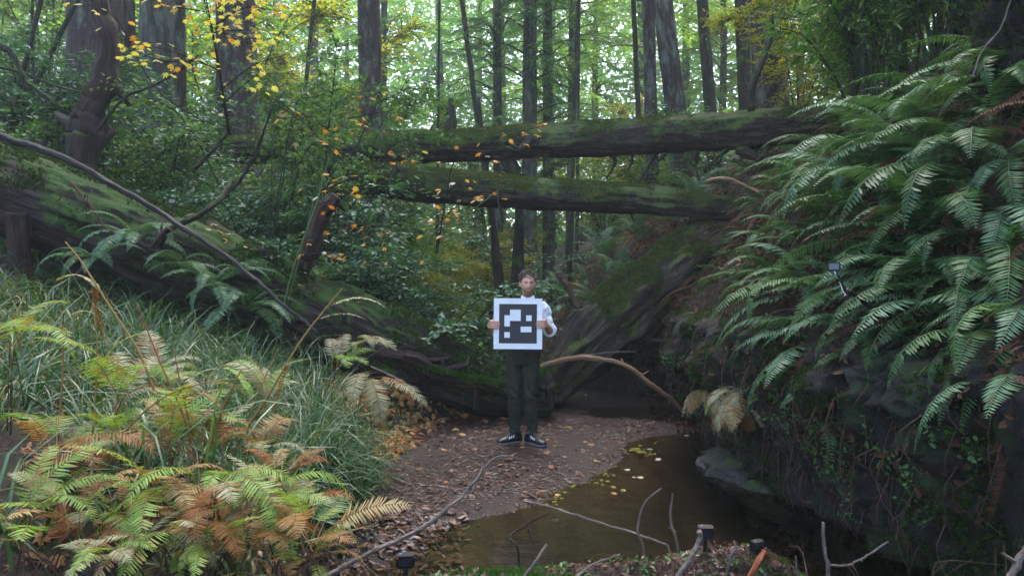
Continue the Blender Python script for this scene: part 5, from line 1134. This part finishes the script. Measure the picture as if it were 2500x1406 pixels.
def ell(c, r, rot=None, k=20, m=14):
    u = np.linspace(0, np.pi, m)[1:-1]; th = np.arange(k)/k*2*np.pi
    V = np.stack([np.sin(u)[:, None]*np.cos(th), np.sin(u)[:, None]*np.sin(th), np.cos(u)[:, None]*np.ones(k)], -1).reshape(-1, 3)
    V = np.vstack([V, [0, 0, 1], [0, 0, -1]])*np.array(r)
    if rot is not None: V = V@np.array(rot).T
    V = V+np.array(c); n = m-2; i = np.arange(n-1)[:, None]*k; j = np.arange(k)[None]; j2 = (j+1) % k
    Q = np.stack([i+j, i+k+j, i+k+j2, i+j2], -1).reshape(-1, 4); a = np.arange(k); b = (a+1) % k
    T = np.concatenate([np.stack([np.full(k, n*k), a, b], -1), np.stack([np.full(k, n*k+1), (n-1)*k+b, (n-1)*k+a], -1)])
    return V, [Q, T]
def skinmat():
    m, t = newmat('skin'); tc = N(t, 'ShaderNodeTexCoord'); P = tc.outputs['Object']
    sep = N(t, 'ShaderNodeSeparateXYZ'); t.links.new(P, sep.inputs[0])
    n1 = noise(t, P, 18, 4); n2 = noise(t, P, 300, 3, .7)
    c = mixc(t, n1, (.50, .25, .17), (.60, .34, .25))
    # short beard over jaw and upper lip
    z1 = ramp(t, mth(t, 'ADD', sep.outputs[2], mth(t, 'MULTIPLY', n1, .012)), [(.0, 0), (1, 1)])
    a = N(t, 'ShaderNodeAttribute', attribute_name='beard').outputs['Fac']
    c = mixc(t, mth(t, 'MULTIPLY', a, mth(t, 'ADD', mth(t, 'MULTIPLY', n2, .5), .6)), c, (.15, .075, .045))
    b = N(t, 'ShaderNodeAttribute', attribute_name='lips').outputs['Fac']; c = mixc(t, mth(t, 'MULTIPLY', b, .7), c, (.42, .16, .14))
    finish(t, c, .5, bump=n2, bstr=.1, bdist=.001, spec=.4)
    return m
M['skin'] = skinmat()
def cloth(name, c1, c2, sc=220, rough=.85):
    m, t = newmat(name); tc = N(t, 'ShaderNodeTexCoord'); n1 = noise(t, tc.outputs['Object'], 7, 5, .6); n2 = noise(t, tc.outputs['Object'], sc, 2)
    c = mixc(t, n1, c1, c2); finish(t, c, rough, bump=mth(t, 'ADD', mth(t, 'MULTIPLY', n1, 3), mth(t, 'MULTIPLY', n2, .3)), bstr=.5, bdist=.012, spec=.2); return m
M['shirt'] = cloth('white_shirt_cotton', (.60, .64, .72), (.72, .75, .80))
M['vest'] = cloth('dark_waistcoat', (.035, .037, .05), (.06, .062, .08))
M['trouser'] = cloth('olive_trousers', (.018, .020, .014), (.034, .036, .025))
M['hair'] = leafmat('brown_hair', [(.045, .028, .02), (.085, .055, .04), (.13, .09, .065)], .6, 0, .1, .4)
M['shoe'] = simple('black_shoe_leather', (.014, .014, .017), .4); M['sole'] = simple('grey_shoe_sole', (.10, .10, .11), .7); M['stripe'] = simple('white_stripe', (.75, .75, .75), .5)
M['eye'] = simple('eye_dark', (.035, .02, .015), .2); M['eyew'] = simple('eye_white', (.55, .5, .47), .3)
PX, PY = .115, 7.1
person = thing('person', 'bearded man in white shirt and olive trousers holding a large square marker board', 'person', (PX, PY, .0))
GZp = ground1(PX, PY)
person.location = (PX, PY, GZp)
BY = -.335      # board front plane, local y
BX0, BX1 = -.293, .179
# body: head, neck, arms, hands, slim torso and legs as one skin
g = Geo()
HC = np.array([.045, -.03, 1.612])
def headshape():
    k, m = 72, 60; u = np.linspace(0, np.pi, m)[1:-1]; th = np.arange(k)/k*2*np.pi
    S = np.stack([np.sin(u)[:, None]*np.cos(th), np.sin(u)[:, None]*np.sin(th), np.cos(u)[:, None]*np.ones(k)], -1).reshape(-1, 3); S = np.vstack([S, [0, 0, 1], [0, 0, -1]])
    x, y, z = S.T; V = np.stack([x*.075, y*.096, z*.118], -1)
    low = sstep(.15, -.9, z); V[:, 0] *= 1-.30*low; V[:, 1] = np.where(V[:, 1] > 0, V[:, 1]*(1-.55*low), V[:, 1]*(1-.10*low))
    V[:, 1] -= .008*low
    X, Z = V[:, 0], V[:, 2]; f = np.clip(-y, 0, 1)**1.5
    def bump(cx, cz, sx, sz, a):
        V[:, 1] -= a*f*np.exp(-((X-cx)/sx)**2-((Z-cz)/sz)**2)
    bump(0, -.022, .010, .016, .024); bump(0, -.033, .014, .008, .010); bump(0, .0, .0075, .02, .010)
    bump(0, .026, .042, .009, .007)
    for s in (-1, 1): bump(s*.029, .006, .016, .010, -.015); bump(s*.04, -.022, .02, .018, .004); bump(s*.012, -.036, .006, .006, .004)
    bump(0, -.058, .022, .006, .006); bump(0, -.068, .018, .005, .006); bump(0, -.063, .024, .0022, -.004); bump(0, -.096, .022, .016, .016); bump(0, -.08, .02, .006, -.003)
    n = m-2; i = np.arange(n-1)[:, None]*k; j = np.arange(k)[None]; j2 = (j+1) % k
    Q = np.stack([i+j, i+k+j, i+k+j2, i+j2], -1).reshape(-1, 4); a = np.arange(k); b = (a+1) % k
    T = np.concatenate([np.stack([np.full(k, n*k), a, b], -1), np.stack([np.full(k, n*k+1), (n-1)*k+b, (n-1)*k+a], -1)])
    return V, [Q, T]
hv, hf = headshape()
tz = R(6); Rh = np.array([[math.cos(tz), -math.sin(tz), 0], [math.sin(tz), math.cos(tz), 0], [0, 0, 1]])
g.add(hv@Rh.T+HC, hf)
for s in (-1, 1):
    V, F = ell((0, 0, 0), (.010, .018, .031)); c, s2 = math.cos(.35*s), math.sin(.35*s)
    V = V@np.array([[c, -s2, 0], [s2, c, 0], [0, 0, 1]]).T+[s*.077, .012, -.005]; g.add(V@Rh.T+HC, F)
V, F = loft([(.045, .015, 1.40, .062, .058), (.045, .02, 1.45, .052, .050), (.045, .02, 1.50, .050, .050), (.045, .02, 1.57, .05, .05)]); g.add(V, F)
V, F = loft([(.03, .0, .86, .13, .085), (.0, .0, 1.0, .125, .085), (.0, .0, 1.15, .13, .09), (.01, .0, 1.3, .15, .095), (.03, .0, 1.4, .13, .08), (.045, 0, 1.44, .07, .06)]); g.add(V, F)
for s, kx, ax in ((-1, -.095, -.085), (1, .06, .09)):
    V, F, b = tube(catmull([(s*.09-.01, 0, .92), (s*.09-.01, 0, .72), (kx, -.01, .50), (ax, .01, .25), (ax, .01, .09)], 14), np.linspace(.072, .036, 14), 14); g.add(V, F)
def arm(s, sh, el, wr, edge):
    P = catmull([sh, (np.array(sh)+el)/2, el, (np.array(el)+wr)/2, wr], 16)
    V, F, b = tube(P, np.interp(np.linspace(0, 1, 16), [0, .45, .55, .7, 1], [.05, .042, .04, .041, .027]), 14); g.add(V, F)
    zc = wr[2]+.02; ky = BY+.012; kx = edge+s*.024
    # palm from wrist to the knuckles
    for i in range(4):
        zz = zc+.030-i*.0205
        V, F, b = tube(catmull([np.array(wr)+[0, 0, .012-i*.008], [edge+s*.036, BY+.05, zz-.002], [kx, ky, zz]], 7), [.018, .0155, .0125, .012, .011, .0105, .010], 9); g.add(V, F)
        L = [.052, .060, .056, .044][i]; inn = -s
        fy = BY-.0095
        V, F, b = tube(catmull([[kx, ky, zz], [kx-s*.004, BY-.012, zz-.001], [edge-s*.006, fy-.006, zz-.002], [edge-s*(.006+L*.5), fy-.004, zz-.004], [edge-s*L, fy-.0005, zz-.005-.001*i]], 14),
                       np.linspace(.0098, .0072, 14), 9); g.add(V, F)
        V, F = ell([edge-s*L, fy-.0005, zz-.005-.001*i], (.0078, .0072, .0072), k=8, m=8); g.add(V, F)
    V, F, b = tube(catmull([np.array(wr)+[-s*.004, 0, .012], [edge+s*.014, BY+.045, zc+.03], [edge-s*.012, BY+.022, zc+.04], [edge-s*.045, BY+.019, zc+.042]], 12), np.linspace(.016, .009, 12), 9); g.add(V, F)
wrR = np.array([.222, -.235, 1.205]); elR = np.array([.272, -.03, 1.13]); shR = np.array([.185, .0, 1.395])
wrL = np.array([-.335, -.235, 1.20]); elL = np.array([-.27, -.03, 1.13]); shL = np.array([-.145, .0, 1.395])
arm(1, shR, elR, wrR, BX1); arm(-1, shL, elL, wrL, BX0)
bm_ = remesh(g, .0052, 2, [M['skin']], 'body')
co = np.zeros(len(bm_.vertices)*3, np.float32); bm_.vertices.foreach_get('co', co); co = co.reshape(-1, 3); hl = (co-HC)@Rh
face = (hl[:, 2] < .03) & (hl[:, 2] > -.14) & (np.abs(hl[:, 0]) < .085)
jaw = sstep(-.045, -.062, hl[:, 2]+.35*np.maximum(0, .03-np.abs(hl[:, 0]))-.5*np.maximum(0, np.abs(hl[:, 0])-.035))*(hl[:, 1] < .03)*(hl[:, 2] > -.135)
must = np.exp(-((hl[:, 2]+.048)/.006)**2)*sstep(.034, .022, np.abs(hl[:, 0]))*(hl[:, 1] < 0)
lips = np.exp(-((hl[:, 2]+.063)/.0062)**2)*sstep(.024, .016, np.abs(hl[:, 0]))*(hl[:, 1] < -.05)
beard = np.clip(np.maximum(jaw, must)-lips, 0, 1)*face
for nm, a_ in (('beard', beard), ('lips', lips*face)):
    q = bm_.attributes.new(nm, 'FLOAT', 'POINT'); q.data.foreach_set('value', a_.astype(np.float32))
body = obj('body', bm_, person)
for s in (-1, 1):
    V, F = ell(HC+Rh@np.array([s*.029, -.0775, .006]), (.0125, .010, .0052), k=14, m=10); g2 = Geo(); g2.add(V, F)
    e = obj('eye', g2.mesh('eye', [M['eyew']]), body)
    V, F = ell(HC+Rh@np.array([s*.029-.001, -.0862, .006]), (.0052, .003, .0048), k=12, m=8); g2 = Geo(); g2.add(V, F); obj('iris', g2.mesh('iris', [M['eye']]), e)
    V, F, b = tube(catmull([HC+Rh@np.array(p) for p in ([s*.012, -.093, .0175], [s*.028, -.0935, .021], [s*.046, -.080, .016])], 8), [.003, .004, .004, .004, .0038, .0035, .003, .002], 6); g2 = Geo(); g2.add(V, F); obj('eyebrow', g2.mesh('eyebrow', [M['hair']]), body)
# hair: cap plus loose curls
r_ = np.random.default_rng(3); g = Geo()
V, F = ell((0, .012, .028), (.081, .098, .103), k=40, m=30)
keep = V.copy(); fl = (V[:, 1] < -.045) & (V[:, 2] < .06); V[fl, 1] = np.maximum(V[fl, 1], -.05); V[:, 2] = np.maximum(V[:, 2], -.045+.098*sstep(0, -.06, V[:, 1])); V[:, 0] *= .985
V = V+.006*vnoise(V*60)[:, None]*V/.1; g.add(V@Rh.T+HC, F)
for i in range(330):
    u = r_.normal(size=3); u /= np.linalg.norm(u)
    if u[2] < .0 and u[1] < .3: continue
    if u[2] < -.35: continue
    p = np.array([u[0]*.079, u[1]*.097+.010, u[2]*.10+.030])
    if p[1] < -.05 and p[2] < .058: continue
    up = 1 if u[2] > .35 else .45
    d = np.cross(u, r_.normal(size=3)); d /= np.linalg.norm(d); q = .013*up+.004
    C = [p, p+u*q*.8+d*q*.5, p+u*q*1.1+d*q*1.5, p+u*q*.5+d*q*2.1, p+u*q*.3+d*q*1.5]
    V, F, b = tube(catmull([HC+Rh@c for c in C], 9), np.linspace(.0045, .0022, 9)*(1 if up == 1 else .7), 5); g.add(V, F)
obj('hair', g.mesh('hair', [M['hair']]), body)
# shirt (collar, sleeves rolled to the elbow, torso)
def fold(amp, f=26, seed=0):
    def d(V, R_): 
        n = fbm(V*np.array([f*.7, f*.7, f])+seed, 3); c = R_[:, None, :3]; w_ = V-c; return V+w_*(n*amp)[..., None]
    return d
g = Geo()
V, F = loft([(.02, .0, .93, .172, .118), (.0, .0, 1.05, .165, .115), (.0, .0, 1.2, .178, .122), (.015, .0, 1.32, .198, .122), (.03, .005, 1.40, .172, .105), (.045, .008, 1.445, .095, .078), (.045, .006, 1.47, .062, .064)], 36, fold(.13)); g.add(V, F)
for sh, el in ((shR, elR), (shL, elL)):
    q = el+(el-sh)*.03; P = catmull([sh+[-.03*np.sign(sh[0]), 0, .005], sh*.75+el*.25, (sh+el)/2, el+[0, .0, .02], el+np.array([-.01*np.sign(el[0]), -.055, .016])], 26)
    V, F, b = tube(P, np.interp(np.linspace(0, 1, 26), [0, .3, .7, .9, 1], [.075, .072, .062, .066, .060]), 22, True, lambda b, q_: q_*.5*fbm(b*20, 3)); g.add(V, F)
    V, F, b = tube(P[-4:]+[0, 0, 0], [.064, .069, .070, .064], 22); g.add(V, F)
shm = remesh(g, .007, 2, [M['shirt']], 'shirt'); shirt = obj('shirt', shm, person)
g2 = Geo(); k = 30; th = np.linspace(-math.pi*.5+.35, math.pi*1.5-.35, k); a_ = []
for z_, rx, ry in ((1.462, .064, .066), (1.492, .060, .064), (1.495, .064, .068), (1.455, .074, .078)):
    a_.append(np.stack([.045+rx*np.cos(th), .004+ry*np.sin(th), z_-.018*np.cos(th+math.pi/2)**2*(np.sin(th) < 0)+0*th], -1))
V = np.concatenate(a_); Q = np.array([[j*k+i, j*k+i+1, (j+1)*k+i+1, (j+1)*k+i] for j in range(3) for i in range(k-1)]); g2.add(V, Q); obj('collar', g2.mesh('collar', [M['shirt']]), shirt)
V, F = loft([(.02, .0, .925, .180, .126), (.0, .0, 1.05, .174, .123), (.0, -.002, 1.2, .184, .130), (.015, 0, 1.3, .188, .131), (.028, .003, 1.38, .158, .119), (.042, .006, 1.43, .112, .092), (.045, .008, 1.452, .085, .080)], 36, fold(.03, 20, 9))
g2 = Geo(); g2.add(V, F); obj('waistcoat', g2.mesh('waistcoat', [M['vest']]), person)
# trousers
g = Geo()
V, F = loft([(-.01, .0, .80, .165, .12), (.0, .0, .88, .178, .128), (.01, .0, .96, .172, .124), (.015, 0, 1.0, .165, .118)], 36); g.add(V, F)
def tf(b, q):
    s_ = b[..., 2]; kn = np.exp(-((s_-.40)/.07)**2)+.8*np.exp(-((s_-.74)/.06)**2)+.25
    return q*.55*kn*fbm(np.stack([b[..., 0]*9, b[..., 1]*9, s_*34+b[..., 0]*20], -1), 3)
for s, kx, ax in ((-1, -.095, -.082), (1, .062, .088)):
    hx = -.01+s*.082
    P = catmull([(hx, 0, .87), (hx, -.005, .74), (kx, -.018, .50), (kx*.6+ax*.4, .0, .34), (ax, .012, .20), (ax+.0, .008, .10)], 60)
    V, F, b = tube(P, np.interp(np.linspace(0, 1, 60), [0, .15, .45, .7, .92, 1], [.095, .094, .074, .068, .06, .066]), 34, True, tf, 1.05); g.add(V, F)
trm = remesh(g, .0065, 1, [M['trouser']], 'trousers'); obj('trousers', trm, person)
# shoes
def shoe(x, y, az, gz):
    o = thing('tmp', 'x', 'x'); bpy.data.objects.remove(o)
    c, s_ = math.cos(az), math.sin(az); Rz = np.array([[c, -s_, 0], [s_, c, 0], [0, 0, 1]])
    def shp(z0, z1, grow=0):
        st_ = [(-.10, .032, .07), (-.06, .036, .085), (-.01, .036, .085), (.04, .040, .062), (.09, .046, .045), (.13, .044, .036), (.16, .034, .028), (.175, .016, .018)]
        V = []; 
        for (l, w_, h_) in st_:
            for a in np.linspace(0, math.pi, 11): V.append([(w_+grow)*math.cos(a), -l-grow*.3*(1 if l > 0 else -1), z0+(min(h_, z1)-0)*math.sin(a)**.7])
        V = np.array(V); n = len(st_); F = [[i*11+j, i*11+j+1, (i+1)*11+j+1, (i+1)*11+j] for i in range(n-1) for j in range(10)]
        F += [[i*11+10, i*11, (i+1)*11, (i+1)*11+10] for i in range(n-1)]
        T = [[0, j+1, j] for j in range(1, 10)]+[[(n-1)*11, (n-1)*11+j, (n-1)*11+j+1] for j in range(1, 10)]
        return V, [np.array(F), np.array(T)]
    base = np.array([x, y, gz])
    V, F = shp(.022, 1); g2 = Geo(); g2.add(V@Rz.T+base, F)
    V, F, b = tube([np.array([0, .055, .07])@Rz.T+base, np.array([0, .058, .12])@Rz.T+base], [.038, .037], 16); g2.add(V, F)
    so = obj('shoe', g2.mesh('shoe', [M['shoe']]), person)
    V, F = shp(-.002, .024, .004); V[:, 2] = np.minimum(V[:, 2], .024); g2 = Geo(); g2.add(V@Rz.T+base, F); obj('sole', g2.mesh('sole', [M['sole']]), so)
    for sd2 in (-1, 1):
        for i in range(3):
            l = .01+i*.024; pts = []
            for a in np.linspace(.35, 1.15, 6):
                w_ = np.interp(l+.02*(a-.35), [-.01, .04, .09], [.036, .040, .046])+.0028; h_ = np.interp(l+.02*(a-.35), [-.01, .04, .09], [.085, .062, .045])+.0028
                pts.append([sd2*w_*math.cos(a), -(l-.022*(a-.35)), .022+h_*math.sin(a)**.7])
            pts = np.array(pts); w2 = np.array([0, .0058, 0]); V = np.concatenate([pts-w2, pts+w2]); Q = np.array([[j, j+1, 7+j, 6+j] for j in range(5)]); g2 = Geo(); g2.add(V@Rz.T+base, Q); obj('stripe', g2.mesh('stripe', [M['stripe']]), so)
    g2 = Geo()
    for i in range(5):
        l = .0+i*.018; h_ = np.interp(l, [-.01, .04, .09], [.11, .086, .068])
        V, F, b = tube([np.array([-.018, -l, h_-.002])@Rz.T+base, np.array([0, -l-.004, h_+.004])@Rz.T+base, np.array([.018, -l, h_-.002])@Rz.T+base], .0022, 5); g2.add(V, F)
    obj('laces', g2.mesh('laces', [M['sole']]), so)
def gl_(x, y): return ground1(PX+x, PY+y)-GZp
shoe(-.112, -.02, -1.05, gl_(-.1, -.03)+.002); shoe(.098, -.06, .75, gl_(.1, -.1)+.002)

# marker board
bd = thing('marker_board', 'large white square board with a black block pattern held by the man', 'board', (PX+(BX0+BX1)/2, PY+BY+.006, GZp+1.225))
bd.rotation_euler = (R(-1.5), R(.5), 0)
bb = bmesh.new(); bmesh.ops.create_cube(bb, size=1); bmesh.ops.scale(bb, vec=(.472, .006, .492), verts=bb.verts); bmesh.ops.bevel(bb, geom=list(bb.edges), offset=.0012, segments=2)
me = bpy.data.meshes.new('panel'); bb.to_mesh(me); bb.free(); me.materials.append(cloth('white_board', (.72, .74, .77), (.86, .87, .88), 40, .55)); obj('panel', me, bd)
wh = ['.......', '..##...', '.###.#.', '.#.....', '....##.', '.#.....', '.......']
x0, x1, z1_, z0_ = -.472/2+.052, .472/2-.052, .492/2-.055, -.492/2+.055
g2 = Geo(); cw, ch = (x1-x0)/7, (z1_-z0_)/7
for r in range(7):
    for c in range(7):
        if wh[r][c] == '.':
            g2.add([[x0+c*cw, -.0034, z1_-(r+1)*ch], [x0+(c+1)*cw, -.0034, z1_-(r+1)*ch], [x0+(c+1)*cw, -.0034, z1_-r*ch], [x0+c*cw, -.0034, z1_-r*ch]], np.array([[0, 1, 2, 3]]))
me = g2.mesh('printed_pattern', [simple('black_print', (.028, .024, .028), .6)], False)
bb = bmesh.new(); bb.from_mesh(me); bmesh.ops.remove_doubles(bb, verts=bb.verts, dist=1e-4); bb.to_mesh(me); bb.free(); obj('printed_pattern', me, bd)

# ------------------------------------------------------------------ action cameras
m, t = newmat('red_led'); e = N(t, 'ShaderNodeEmission'); e.inputs[0].default_value = (1, .02, .02, 1); e.inputs[1].default_value = .12; o_ = N(t, 'ShaderNodeOutputMaterial'); t.links.new(e.outputs[0], o_.inputs[0]); M['led'] = m
def rbox(sx, sy, sz, bev=.006, c=(0, 0, 0)):
    b = bmesh.new(); bmesh.ops.create_cube(b, size=1); bmesh.ops.scale(b, vec=(sx, sy, sz), verts=b.verts); bmesh.ops.bevel(b, geom=list(b.edges), offset=bev, segments=3); bmesh.ops.translate(b, vec=c, verts=b.verts); return b
def part(name, b, mat, par):
    me = bpy.data.meshes.new(name); b.to_mesh(me); b.free(); me.materials.append(M[mat]); return obj(name, me, par)
def action_cam(lab, px, py, Y, az, s=1., tilt=0, stalk=None, led=True):
    t_ = thing('action_camera', lab, 'camera', tuple(at(px, py, Y)), 'action cameras set around the creek'); t_.rotation_euler = (tilt, 0, az); t_.scale = (s, s, s)
    part('housing', rbox(.068, .036, .048), 'blackp', t_)
    part('lens_block', rbox(.028, .010, .028, .003, (.016, .021, .006)), 'blackp', t_)
    b = bmesh.new(); bmesh.ops.create_cone(b, cap_ends=True, segments=20, radius1=.011, radius2=.011, depth=.004, matrix=Matrix.Translation((.016, .028, .006))@Matrix.Rotation(math.pi/2, 4, 'X')); part('lens', b, 'lens', t_)
    part('screen', rbox(.052, .002, .034, .0008, (0, -.0185, 0)), 'lens', t_)
    part('shutter_button', rbox(.012, .010, .003, .001, (-.018, 0, .025)), 'sole', t_)
    if led: part('status_light', rbox(.004, .002, .004, .0006, (-.028, -.0195, .019)), 'led', t_)
    for k in (-1, 0, 1): part('mount_prong', rbox(.004, .014, .018, .001, (k*.0065, 0, -.032)), 'blackp', t_)
    b = bmesh.new(); bmesh.ops.create_cone(b, cap_ends=True, segments=12, radius1=.004, radius2=.004, depth=.03, matrix=Matrix.Translation((0, 0, -.036))@Matrix.Rotation(math.pi/2, 4, 'Y')); part('thumb_screw', b, 'sole', t_)
    if stalk: part('stalk', rbox(.016, .012, stalk, .003, (0, 0, -.040-stalk/2)), 'blackp', t_)
    return t_
action_cam("black camera with red light in moss at the near log's left end", 990, 1366, 2.62, .15, 1.0, .1, .04)
action_cam('black camera on a stalk among pale sticks at the middle of the near log', 1722, 1296, 2.95, -.1, .95, .15, .12)
action_cam('black action camera low on the near log behind the vivid orange branch', 1848, 1330, 2.98, .5, .85, .1, .05, False)
action_cam('black camera clamped to a branch tip among the right bank ferns', 2036, 652, 4.0, -.5, .95, -.15, None, False)
action_cam('tiny black camera on the crown of the big log at left under the shrubs', 421, 492, 6.9, .3, 1.0, 0, .10, False)
action_cam('tiny black camera perched on the mossy back of the big log left of the man', 1084, 770, 8.3, .2, .95, 0, .05, False)
action_cam("tiny black camera at the man's right elbow behind the board edge", 1200, 764, 8.2, .2, .95, 0, .05, False)
# clamp and branch of the one in the ferns
cl = st('dark curved branch sticking out of the fern bank and carrying a camera', [(2290, 800, 4.4), (2230, 786, 4.35), (2165, 775, 4.2), (2110, 745, 4.1), (2072, 716, 4.02)], .012, .014, 'pole', 2, 30)
cp = thing('camera_clamp', 'pale wire bound clamp joining a camera to the branch in the fern bank', 'clamp', tuple(at(2052, 690, 4.0)))
o_ = at(2052, 690, 4.0)
for nm, pts, r0, mt in [('arm', [(2042, 668), (2056, 695), (2068, 718)], .0085, 'blackp'), ('wire', [(2036, 662), (2050, 690), (2058, 712), (2066, 720)], .0028, 'stripe'), ('wire', [(2050, 690), (2060, 700), (2066, 716), (2060, 722)], .0024, 'stripe'), ('knob', [(2040, 682), (2050, 684)], .009, 'blackp')]:
    V, F, b = tube(catmull([at(a, b_2, 3.985)-o_ for a, b_2 in pts], 12), r0, 8); g2 = Geo(); g2.add(V, F, 0, b); obj(nm, g2.mesh(nm, [M[mt]]), cp)
for (px, py, Y, L) in [(421, 500, 6.9, .0)]: pass
wb_ = thing('white_tag', 'tiny bright white tag lying on the far gravel', 'tag', (0, 0, 0)); bpy.data.objects.remove(wb_)
q = hit(1430, 967, 8.8); b = rbox(.03, .012, .03, .002); me = bpy.data.meshes.new('white_tag'); b.to_mesh(me); b.free(); me.materials.append(M['stripe']); o = obj('white_tag', me); o.location = tuple(q+[0, 0, .012]); tag(o, 'tiny bright white tag lying on the far gravel', 'tag')

# ------------------------------------------------------------------ damp air
b = bmesh.new(); bmesh.ops.create_cube(b, size=1); bmesh.ops.scale(b, vec=(260, 240, 60), verts=b.verts); bmesh.ops.translate(b, vec=(0, 70, 28.5), verts=b.verts)
me = bpy.data.meshes.new('haze'); b.to_mesh(me); b.free()
m, t = newmat('damp_air'); v = N(t, 'ShaderNodeVolumePrincipled'); v.inputs['Color'].default_value = (.86, .95, .93, 1); v.inputs['Density'].default_value = HAZE; v.inputs['Anisotropy'].default_value = .2
o_ = N(t, 'ShaderNodeOutputMaterial'); t.links.new(v.outputs[0], o_.inputs['Volume']); me.materials.append(m)
obj('haze', me, kind='stuff')
